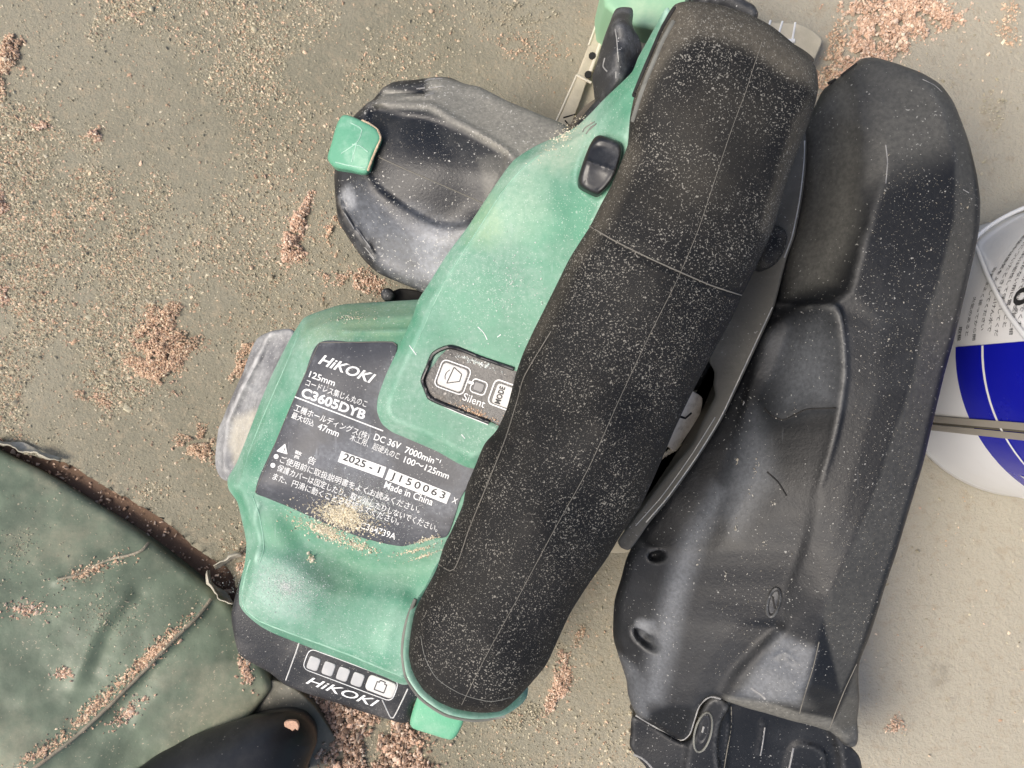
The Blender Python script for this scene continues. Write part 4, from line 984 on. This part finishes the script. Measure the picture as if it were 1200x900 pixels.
thb, zb_ = cyl_pt(1123, 406.5, CR); thb = thb % (2*math.pi); _, zl = cyl_pt(1156.5, 450, CR); _, zb2 = cyl_pt(1124, 450, CR)
TH1 = thb+2.6
patch('blue_panel', thb, TH1, zb2, CHT-.004, CR+.0003, m_blue, body)
patch('white_stripe', thb+.004, TH1, zl-.0008, zl+.0010, CR+.0006, m_white, body)
ts, _ = cyl_pt(1150, 503, CR)
ts1, _ = cyl_pt(1130, 488.5, CR); ts2, _ = cyl_pt(1130, 506.5, CR)
tsm = (ts1+ts2)/2+0.004; hw = abs(ts2-ts1)/2
for a, b in ((tsm-hw, tsm-.010), (tsm+.010, tsm+hw)):
    patch('side_seam', a, b, z0+.004, CHT, CR+.0010, m_tin, body, 4)
patch('seam_groove', tsm-.010, tsm+.010, z0+.004, CHT, CR+.0004, mat('groove_dark', (.10, .09, .07), .7), body, 2)
# wire handle hanging round the side
def can_wire():
    pts = []
    for px, py in ((1142, 281), (1147, 297), (1155, 318), (1166, 341), (1180, 366), (1200, 393), (1207, 402)):
        th, z = cyl_pt(px, py, CR+.002); pts.append((th % (2*math.pi), z))
    pts = sorted(pts)
    (ta, za), (tb, zb) = pts[0], pts[-1]
    if za > zb: (ta, za), (tb, zb) = (tb, zb), (ta, za); pts = pts[::-1]
    sg = 1 if ta > tb else -1
    up = [(ta+sg*2.0, CHT-.02), (ta+sg*1.4, za+.06), (ta+sg*.8, za+.008), (ta+sg*.3, max(za-.002, .006))]
    dn = [(tb-sg*.2, min(CHT-.02, zb+.03)), (tb-sg*.35, CHT-.02)]
    L = catmull(np.array(up+pts+dn), .05, False)
    return [cw(t, max(z, .006), CR+.002) for t, z in L]
tube('wire_handle', can_wire(), .00105, mat('handle_white', (.74, .74, .73), .3, metal=.1), can, sides=10)
# print on the can: rows run round the can, tops towards the lid
def can_text(txt, th0, z, size, bold=0.0, m_=None, parent=None, name='lettering', rec=None):
    th0 = th0 % (2*math.pi)
    while len(txt) > 1 and th0+glyphs(txt, bold)[0][:, 0].max()*size/CR > thb-.03 and th0 < thb: txt = txt[:-1]
    V, F = glyphs(txt, bold)
    b = len(rec[0])
    for x, y in V: rec[0].append(cw(th0+x*size/CR, z+y*size, CR+.00035))
    rec[1].extend([tuple(i+b for i in f) for f in F])
rows = ['取扱い上の注意を守り正しくお使いください', '火気のあるところでは使用しないでください', '容器はよく振ってから開けてください', '塗装中は換気をよくしてください', '皮膚についたときは石けん水で洗うこと',
        '残った塗料は密栓して保管してください', '子供の手の届かない所に置くこと', '目に入ったときは水で洗い医師に相談', '用途以外には使用しないでください', '水で薄めて使用できます', '乾燥時間は気温により変わります', '下地のごみや油を取り除いてください']
rec = ([], [])
t0, _ = cyl_pt(1160, 275, CR)
zrows = []
for i in range(12):
    px = 1127+i*8.2
    _, z = cyl_pt(px+10, 340, CR); zrows.append(z)
for i, z in enumerate(zrows):
    st = t0+.14+.0*i if i > 2 else t0+.14+(2-i)*.18+.22
    can_text(rows[i], st, z, .0031 if i % 4 else .0034, .008 if i % 3 == 0 else .0, rec=rec)
_, zz = cyl_pt(1165, 262, CR)
ta_, za_ = cyl_pt(1160, 262, CR); can_text('注意', t0-.02, za_+.006, .0030, .0, rec=rec)
link_mesh('lettering', rec[0], rec[1], mat('can_ink', (.045, .045, .05), .5), body, False)
rec = ([], [])
th, z = cyl_pt(1193, 338, CR); can_text('0', th, z, .016, .02, rec=rec)
th, z = cyl_pt(1191, 362, CR); can_text('®', th, z, .003, .0, rec=rec)
link_mesh('large_lettering', rec[0], rec[1], M['ink'], body, False)
rec = ([], [])
th, z = cyl_pt(1196, 556, CR); b = [cw(th, z, CR+.0006), cw(th+.05, z+.012, CR+.0006), cw(th+.14, z+.003, CR+.0006)]
link_mesh('white_mark', b, [(0, 2, 1)], m_white, body, False)

# ------------------------------------------------------------------ green vinyl bag and the black bag, lower left
m_bag = mat('bag_vinyl', (.135, .17, .115), .5, (.29, .28, .2), .85, 22, (.5, .42, .3), .7, 650, .25, bump=.35, bump_scale=260, mottle=.2, seed=.4)
BG = [(0, 540, 8), (120, 612, 9), (240, 695, 10), (300, 780, 10), (100, 700, 24), (20, 620, 16), (200, 730, 20), (60, 800, 34), (180, 820, 27), (260, 800, 17), (20, 880, 46), (-80, 700, 36), (-100, 500, 9), (100, 880, 36), (240, 835, 20), (160, 870, 28), (-60, 950, 46)]
s_bg = Surf(BG, smooth=4)
bg_px = [(-160, 450), (-60, 490), (0, 528), (53, 554), (111, 590), (147, 613), (173, 631), (200, 652), (240, 684), (275, 714), (300, 765), (317, 796), (318, 806), (307, 822), (290, 842), (255, 858), (220, 872), (180, 895), (140, 920), (60, 960), (-160, 960)]
s_bg.outline(bg_px, 3, 3, 2)
s_bg.ridge([(246, 702), (232, 722), (205, 748), (170, 785), (130, 825), (90, 862), (50, 893), (20, 915)], 2.0, 2.6)
s_bg.ridge([(246, 712), (210, 752), (140, 832)], 6, -1.6)
s_bg.ridge([(170, 640), (160, 648), (125, 660), (85, 676), (66, 680)], 1.5, 1.8)
s_bg.ridge([(145, 700), (118, 730), (100, 775), (80, 815)], 4.5, 2.2); s_bg.ridge([(0, 835), (40, 828), (75, 815)], 5, -2)
s_bg.ridge([(160, 700), (130, 740), (108, 790)], 4, -1.5)
s_bg.grain(.03, 3.5, 81); s_bg.grain(.1, 1.4, 83)
bag = slab('vinyl_bag', None, m_bag, s_bg, bg_px, R=3, Hc=3, zlow=-6, grid=1.8, edge_step=1.6, inset_low=2)
tag(bag, 'olive green vinyl bag with a raised seam, dusted with sawdust', 'bag')
seam('piping', s_bg, [(247, 702), (232, 722), (205, 748), (170, 785), (130, 825), (90, 862), (50, 893), (20, 915)], .9, mat('piping', (.20, .18, .13), .7, (.36, .28, .2), .7, 120, mottle=.3, bump=.6, bump_scale=400), bag, off=.3)
seam('crease_edge', s_bg, [(174, 636), (166, 645), (150, 651), (128, 656), (110, 664), (90, 674), (68, 679)], .75, mat('crease', (.34, .30, .22), .8, mottle=.3, bump=.6), bag, off=.1)
# black smooth bag
s_bk = Surf([(200, 890, 34), (260, 862, 34), (340, 850, 32), (355, 880, 33), (250, 900, 44), (320, 890, 42), (150, 930, 44)])
bk_px = [(130, 922), (165, 898), (190, 880), (225, 862), (262, 849), (300, 838), (335, 833), (356, 838), (369, 852), (372, 868), (366, 884), (358, 905), (350, 940), (130, 960)]
bk = slab('black_bag', None, mat('black_vinyl', (.010, .010, .011), .38, (.06, .06, .055), .4, 25, (.35, .33, .3), .5, 500, .12, bump=.2, bump_scale=300), s_bk, bk_px, R=12, Hc=9, zlow=-8, grid=2, edge_step=1.6, inset_low=6)
tag(bk, 'smooth black bag with a rounded end, below the green bag', 'pouch')
# thin olive film the black bag lies on
s_fl = Surf([(320, 800, 6), (400, 880, 4), (360, 840, 8), (420, 900, 3), (250, 850, 8)])
s_fl.outline([(280, 830), (318, 797), (345, 806), (368, 826), (388, 855), (405, 885), (415, 920), (330, 930), (260, 900)], 1, 1, 2); s_fl.grain(.06, 3, 90)
fl = slab('film_scrap', None, mat('film_olive', (.11, .105, .075), .5, (.18, .16, .11), .5, 60, (.5, .4, .3), .5, 600, .25, bump=.4, bump_scale=300), s_fl, [(280, 830), (318, 797), (345, 806), (368, 826), (388, 855), (405, 885), (415, 920), (330, 930), (260, 900)], R=1, Hc=.8, zlow=-3, grid=2)
tag(fl, 'thin olive film under the black bag, beside the reddish sawdust heap', 'film')

# torn, curled scraps of the sheet
def curl(name, px, rad, width, m_, label):
    """a ribbon torn loose along px, curling up"""
    L = catmull(np.array(px, float), 4, False); n = len(L); V = []; F = []; k = 7
    for i in range(n):
        a, b = L[max(i-1, 0)], L[min(i+1, n-1)]; t = (b-a)/np.linalg.norm(b-a); nn = np.array([-t[1], t[0]])
        wv = width*(math.sin(math.pi*(i+.6)/(n+.2))**.5)*(1+.25*math.sin(i*.9)+.12*math.sin(i*2.3+1))
        for j in range(k):
            u = j/(k-1); an = u*2.2+.25*math.sin(i*.55)
            q = L[i]+nn*wv*(math.sin(an)/1.1)
            V.append(P(q[0], q[1], 3.5+rad*(1-math.cos(an))))
    for i in range(n-1):
        for j in range(k-1): F.append((i*k+j, i*k+j+1, (i+1)*k+j+1, (i+1)*k+j))
    o = link_mesh(name, V, F, m_, None, True, 180)
    o.modifiers.new('thickness', 'SOLIDIFY').thickness = .0004
    return tag(o, label, 'scrap')
m_scr = mat('scrap_grey', (.40, .37, .29), .6, (.6, .56, .46), .6, 120, mottle=.3, bump=.5, bump_scale=400)
curl('torn_scrap', [(-6, 514), (20, 519), (45, 526), (72, 538)], 3.5, 8, m_scr, 'pale curled scrap of torn sheet on the sheet edge at far left')
curl('torn_scrap', [(246, 668), (252, 684), (262, 694), (274, 706)], 7, 9, m_scr, 'pale torn curl of sheet beside the saw housing corner')
curl('torn_scrap', [(284, 652), (268, 660), (252, 667)], 6, 8, m_scr, 'pale torn flap of sheet running under the green housing')

# ------------------------------------------------------------------ sawdust: loose chips, too many to count
m_ch = bpy.data.materials.new('wood_chips'); m_ch.use_nodes = True
_nt = m_ch.node_tree; _bs = _nt.nodes['Principled BSDF']; _bs.inputs['Roughness'].default_value = .8; _bs.inputs['Specular IOR Level'].default_value = .25
_at = _nt.nodes.new('ShaderNodeAttribute'); _at.attribute_name = 'tone'; _nt.links.new(_at.outputs['Color'], _bs.inputs['Base Color'])
def chips(name, xyz, size, cols, parent=None, elong=(.9, 1.6), thick=(.6, 1.3)):
    """xyz (n,3) m, size (n) m, cols (n,3); each chip a little crooked five-point splinter"""
    n = len(xyz); size = np.asarray(size)
    L = size*rng.uniform(*elong, n); W = size*rng.uniform(.5, 1.1, n); Hh = size*rng.uniform(*thick, n)
    az = rng.uniform(0, 2*math.pi, n); tilt = rng.normal(0, .35, n)
    base = np.array([(-.5, -.5, 0), (.5, -.35, 0), (.45, .5, 0), (-.4, .42, 0), (-.05, .0, 1), (.35, .1, .8)])
    Vv = np.repeat(base[None], n, 0)+rng.normal(0, .10, (n, 6, 3))
    Vv *= np.stack([L, W, Hh], 1)[:, None, :]
    z2 = Vv[:, :, 2]+Vv[:, :, 0]*np.sin(tilt)[:, None]; x2 = Vv[:, :, 0]*np.cos(tilt)[:, None]
    c, s_ = np.cos(az)[:, None], np.sin(az)[:, None]
    X = x2*c-Vv[:, :, 1]*s_; Y = x2*s_+Vv[:, :, 1]*c
    V = np.stack([X, Y, z2], 2)+xyz[:, None, :]
    tri = np.array([(0, 1, 5), (0, 5, 4), (1, 2, 5), (2, 3, 4), (2, 4, 5), (3, 0, 4)])
    T = (tri[None]+np.arange(n)[:, None, None]*6).reshape(-1, 3)
    o = tri_mesh(name, V.reshape(-1, 3), T, m_ch, parent)
    at = o.data.attributes.new('tone', 'FLOAT_COLOR', 'POINT')
    at.data.foreach_set('color', np.column_stack([np.repeat(cols, 6, 0), np.ones(n*6)]).astype(np.float32).ravel())
    return o
WOOD = np.array([(.64, .48, .34), (.56, .39, .27), (.70, .57, .42), (.50, .34, .23), (.64, .45, .33)])
RED = np.array([(.66, .48, .36), (.60, .41, .30), (.74, .58, .46), (.52, .35, .25)])
GREY = np.array([(.44, .40, .29), (.37, .34, .25), (.50, .45, .34), (.42, .37, .27)])
def pick(pal, n): return np.clip(pal[rng.integers(0, len(pal), n)]*rng.uniform(.75, 1.25, (n, 1)), 0, .8)
EDGE_POLY = np.vstack([[[-3500, edge_mm[0, 1]]], edge_mm, [[edge_mm[-1, 0], -3500], [-3500, -3500]]])
def on_ground(px, lift=0.0):
    q = np.stack([(px[:, 0]-600), (450-px[:, 1])], 1)*(CAM_H*1000-1.5)/FPX
    keep = ~inside(q, EDGE_POLY)
    z = ground_h(q[:, 0], q[:, 1])+1.5+lift
    return np.column_stack([q, z])/1000, keep
# scattered crumbs, denser to the left
def scatter():
    n = 700000
    px = np.column_stack([rng.uniform(-60, 1260, n), rng.uniform(-60, 960, n)])
    x, y = px[:, 0], px[:, 1]
    cl = fbm(x/1000*60+100, y/1000*60+100, .22, 4, 5)            # clumps
    dens = np.clip((cl-.40)*4, 0, 1)**1.3*1.0
    left = np.clip(1.1-np.maximum(x-40, 0)/470-.25*(y > 120)*(x > 200), .02, 1)
    dens = dens*left+.05*np.clip(1.2-x/600, .04, 1)
    dens[(x > 560) & (x < 720) & (y > 640)] += .03
    dens[(y > 830) & (x > 420) & (x < 760)] += .10
    k = rng.random(n) < dens
    px = px[k]; xyz, ok = on_ground(px); xyz = xyz[ok]; m = len(xyz)
    sz = np.exp(rng.normal(math.log(.00068), .36, m))
    big = rng.random(m) < .010; sz[big] *= 1.9
    pal = pick(GREY, m); r = rng.random(m) < .22; pal[r] = pick(WOOD, r.sum())
    return xyz, sz, pal
xyz, sz, cl = scatter()
sd = chips('sawdust', xyz, sz, cl); tag(sd, 'loose sawdust crumbs scattered over the ground', 'sawdust', kind='stuff')
# heaps: (px centre, radii px, angle, count, height mm, palette, size)
heaps = [((192, 408), (38, 32), 20, 1900, 4.5, WOOD, .00085), ((182, 432), (34, 20), 25, 1000, 3.5, WOOD, .00085), ((195, 372), (20, 24), 60, 500, 3, WOOD, .0008), ((352, 256), (9, 26), 25, 500, 4.5, RED, .0010), ((340, 290), (15, 22), 20, 700, 5.5, RED, .0010), ((388, 268), (9, 18), 20, 160, 2.5, WOOD, .0009),
         ((232, 520), (24, 20), 20, 600, 2.5, WOOD, .0008), ((285, 430), (14, 40), 25, 500, 2.5, WOOD, .0008), ((420, 330), (40, 14), 10, 420, 2.2, RED, .0008), ((112, 468), (26, 8), 20, 160, 2, WOOD, .0008), ((12, 62), (16, 22), 10, 260, 6, WOOD, .0012), ((4, 80), (14, 40), 10, 300, 3, WOOD, .001), ((0, 240), (10, 14), 0, 150, 4, RED, .001), ((50, 150), (12, 7), 20, 80, 3, RED, .001), ((112, 158), (9, 8), 10, 80, 3, RED, .001),
         ((4, 345), (10, 14), 0, 120, 2, RED, .001),
         ((655, 800), (11, 42), 15, 600, 3, RED, .0009), ((680, 745), (8, 20), 20, 60, 1, WOOD, .0008), ((615, 840), (40, 16), -20, 120, 1, GREY, .0009),
         ((1045, 25), (62, 38), -12, 1500, 4, RED, .0014), ((1075, 20), (40, 30), 0, 700, 4, RED, .0013), ((1012, 65), (26, 30), 20, 420, 4, RED, .0014), ((975, 70), (16, 50), 20, 150, 2.5, WOOD, .0013),
         ((985, 95), (14, 20), 20, 160, 3, RED, .0012), ((1180, 30), (16, 30), 0, 90, 2, WOOD, .001), ((1165, 130), (20, 25), 0, 60, 1.5, GREY, .0009), ((1050, 850), (10, 12), 20, 60, 1.6, RED, .0009), ((755, 862), (12, 20), -10, 90, 3, WOOD, .001), ((290, 660), (14, 14), 0, 120, 3, RED, .001), ((600, 20), (60, 30), 0, 200, 1.5, GREY, .0008), ((620, 60), (45, 30), 20, 160, 1.5, WOOD, .0007)]
X, S, C_ = [], [], []
for (cx, cy), (rx, ry), ang, n, hh, pal, s0 in heaps:
    n = int(n*3.0); s0 *= .70
    r = np.sqrt(rng.random(n))*rng.uniform(.75, 1.0, n); r = np.where(rng.random(n) < .15, r*1.5, r); t = rng.uniform(0, 2*math.pi, n); a = math.radians(ang)
    wob = 1+.3*np.sin(t*3+cx)+.18*np.sin(t*5+cy)
    u, v = rx*r*np.cos(t)*wob, ry*r*np.sin(t)*wob
    px = np.column_stack([cx+u*math.cos(a)-v*math.sin(a), cy+u*math.sin(a)+v*math.cos(a)])
    lift = hh*np.clip(1-r**2, 0, 1)*rng.uniform(.2, 1.0, n)*(.5+fbm(px[:, 0]+50, px[:, 1]+50, .12, 2, 7))
    kp = fbm(px[:, 0]+200, px[:, 1]+200, .11, 3, 12) > .30+.14*np.clip(r, 0, 1.3); px, lift, r = px[kp], lift[kp], r[kp]
    q, ok = on_ground(px, lift); q = q[ok]
    X.append(q); S.append(np.exp(rng.normal(math.log(s0), .35, len(q)))); C_.append(pick(pal, len(q)))
sd = chips('sawdust', np.vstack(X), np.concatenate(S), np.vstack(C_)); tag(sd, 'small reddish and tan sawdust heaps on the ground', 'sawdust', kind='stuff')
# reddish sawdust on the dark floor under the battery and in the crack along the sheet edge
n = 11000
px = np.column_stack([rng.uniform(360, 540, n), rng.uniform(790, 930, n)]); keep = (px[:, 0]-365 > (px[:, 1]-800)*.18+rng.normal(0, 5, n)) & (px[:, 0] < 455+55*fbm(px[:, 1], px[:, 0], .03, 2, 14)+rng.exponential(9, n)) & (fbm(px[:, 0], px[:, 1], .06, 3, 15) > .34)
px = px[keep]; n = len(px)
q = np.stack([(px[:, 0]-600), (450-px[:, 1])], 1)*(CAM_H*1000-3)/FPX
z = 2+7*(fbm(px[:, 0], px[:, 1], .05, 3, 9)-.35)+rng.uniform(-2, 1.5, n)
X = [np.column_stack([q, z])/1000]; S = [np.exp(rng.normal(math.log(.0012), .35, n))]; C_ = [pick(np.vstack([RED*.8, RED*.45, RED]), n)]
n = 600
tt = rng.uniform(0, 1, n); ei = (tt*(len(edge_mm)-1)).astype(int)
q = edge_mm[ei]+np.column_stack([rng.normal(-7, 5, n), rng.normal(-6, 5, n)])
X.append(np.column_stack([q, np.full(n, -5)+rng.uniform(0, 2.5, n)])/1000); S.append(np.exp(rng.normal(math.log(.001), .35, n))); C_.append(pick(RED*.75, n))
sd = chips('sawdust', np.vstack(X), np.concatenate(S), np.vstack(C_)); tag(sd, 'reddish brown sawdust under the battery and along the crack', 'sawdust', kind='stuff')
# crumbs lying on the saw's label and housing
def on_surf(surf, n, cx, cy, rx, ry, ang, lift=.0):
    r = np.abs(rng.normal(0, .5, n)); t = rng.uniform(0, 2*math.pi, n); a = math.radians(ang)
    u, v = rx*r*np.cos(t), ry*r*np.sin(t)
    px = np.column_stack([cx+u*math.cos(a)-v*math.sin(a), cy+u*math.sin(a)+v*math.cos(a)])
    return surf.drape(px, lift)
PALE = np.array([(.66, .60, .46), (.58, .52, .40), (.74, .68, .55), (.62, .54, .38)])
WHITE = np.array([(.64, .68, .65), (.56, .61, .58), (.70, .72, .68)])
X, S, C_ = [], [], []
for surf, n, cx, cy, rx, ry, ang, pal, s0 in ((s_pl, 2200, 405, 602, 42, 22, 15, PALE, .00036), (s_pl, 3400, 430, 590, 80, 40, 20, WHITE, .00018), (s_pl, 1300, 400, 610, 46, 14, 20, PALE, .00042), (s_lo, 1000, 380, 622, 44, 11, 20, PALE, .00045), (s_lo, 220, 420, 640, 34, 7, 18, PALE, .0005),
        (s_lo, 160, 490, 644, 40, 3, -14, PALE, .0004), (s_lo, 120, 495, 652, 36, 2.5, -20, PALE, .0004), (s_pl, 120, 500, 632, 26, 3, -14, PALE, .0004), (s_lo, 5200, 335, 688, 72, 46, 20, WHITE, .00016), (s_lo, 40, 365, 655, 6, 4, 20, PALE, .0007),
        (s_ar, 260, 660, 160, 40, 14, -40, PALE, .0003), (s_ar, 350, 600, 330, 70, 120, 25, WHITE, .00022), (s_lo, 160, 410, 372, 50, 10, 0, PALE, .0003), (s_cp, 200, 560, 485, 40, 7, 22, WOOD, .0004), (s_cp, 120, 560, 425, 40, 4, 20, WHITE, .0004)):
    p3 = on_surf(surf, n, cx, cy, rx, ry, ang, .05)
    X.append(p3); S.append(np.exp(rng.normal(math.log(s0), .35, n))); C_.append(pick(pal, n))
sd = chips('sawdust', np.vstack(X), np.concatenate(S), np.vstack(C_)); tag(sd, 'pale sawdust crumbs heaped on the lower edge of the label', 'sawdust', kind='stuff')
# fine flecks all over grip, dust case and battery
X, S, C_ = [], [], []
FLECK = np.array([(.27, .255, .22), (.36, .34, .30), (.22, .20, .16)])
def fleck_area(surf, n, poly, s0, pal=FLECK):
    poly = np.array(poly, float); lo, hi = poly.min(0), poly.max(0)
    q = rng.uniform(lo, hi, (n*3, 2)); q = q[inside(q, poly)][:n]
    p3 = surf.drape(q, .03); X.append(p3); S.append(np.exp(rng.normal(math.log(s0), .4, len(q)))); C_.append(pick(pal, len(q)))
fleck_area(s_h, 3000, h_px, .00008)
fleck_area(s_h, 11000, [(690, 300), (860, 350), (640, 770), (500, 780), (500, 700), (600, 480)], .000085)
fleck_area(s_ca, 3200, [(1040, 180), (1140, 220), (1050, 640), (1000, 780), (960, 740), (960, 640), (1000, 480), (1000, 350)], .00016)
fleck_area(s_ca, 500, [(940, 600), (920, 720), (840, 800), (830, 700), (880, 640)], .00017)
for fx, fy, fn in ((930, 482, 7), (914, 489, 4), (888, 540, 8), (884, 556, 8), (880, 570, 6), (864, 540, 6), (906, 587, 6), (863, 616, 7), (851, 674, 7), (897, 640, 7), (872, 473, 5), (820, 655, 4)):
    q = np.column_stack([rng.normal(fx, 1.6, fn), rng.normal(fy, 4, fn)]); X.append(s_ca.drape(np.repeat(q, 1, 0), .03)); S.append(np.exp(rng.normal(math.log(.00038), .4, fn))); C_.append(pick(FLECK*1.2, fn))
fleck_area(s_mo, 2200, [(440, 130), (600, 190), (560, 260), (480, 250), (400, 210)], .00012)
fleck_area(s_ba, 1500, ba_px[:13], .00012)
sd = chips('dust', np.vstack(X), np.concatenate(S), np.vstack(C_)); tag(sd, 'fine pale dust flecks lying on the black grip and case', 'dust', kind='stuff')
# crumbs on the green bag
X, S, C_ = [], [], []
for n, cx, cy, rx, ry, ang, pal, s0 in ((900, 180, 765, 70, 10, -43, WOOD, .0008), (500, 110, 830, 60, 12, -42, WOOD, .0008), (300, 50, 880, 60, 10, -30, WOOD, .0008), (260, 110, 666, 50, 10, -20, WOOD, .0008), (200, 30, 715, 40, 14, 0, RED, .0008), (140, 75, 790, 16, 8, 0, RED, .0007), (220, 288, 785, 10, 26, -10, RED, .001), (500, 120, 720, 130, 90, 20, GREY, .00045), (200, 150, 835, 40, 14, -40, RED, .0008), (250, 20, 640, 90, 80, 20, GREY, .00045)):
    p3 = on_surf(s_bg, n, cx, cy, rx, ry, ang, .05); X.append(p3); S.append(np.exp(rng.normal(math.log(s0), .35, n))); C_.append(pick(pal, n))
X, S, C_ = np.vstack(X), np.concatenate(S), np.vstack(C_)
ok = inside(X[:, :2]*1000, s_bg.loop)
sd = chips('sawdust', X[ok], S[ok], C_[ok]); tag(sd, 'tan sawdust gathered along the seam of the green bag', 'sawdust', kind='stuff')
# one flat wood chip on the black bag
s_wc = Surf([(343, 850, 42.5), (335, 848, 42), (350, 852, 42)])
zc = float(s_bk.drape([(342, 851)])[0, 2]*1000)
s_wc = Surf([(342, 851, zc+1.6)])
wc = slab('wood_chip', None, mat('chip_wood', (.42, .26, .18), .8, mottle=.3, bump=.6), s_wc, [(333, 847), (338, 844.5), (347, 845), (350, 850), (349, 856), (346, 854), (343, 856.5), (339, 854), (336, 856)], R=.4, Hc=.3, zlow=zc-.6, grid=1, edge_step=.8)
tag(wc, 'tan wood chip lying on the rounded end of the black bag', 'wood chip')
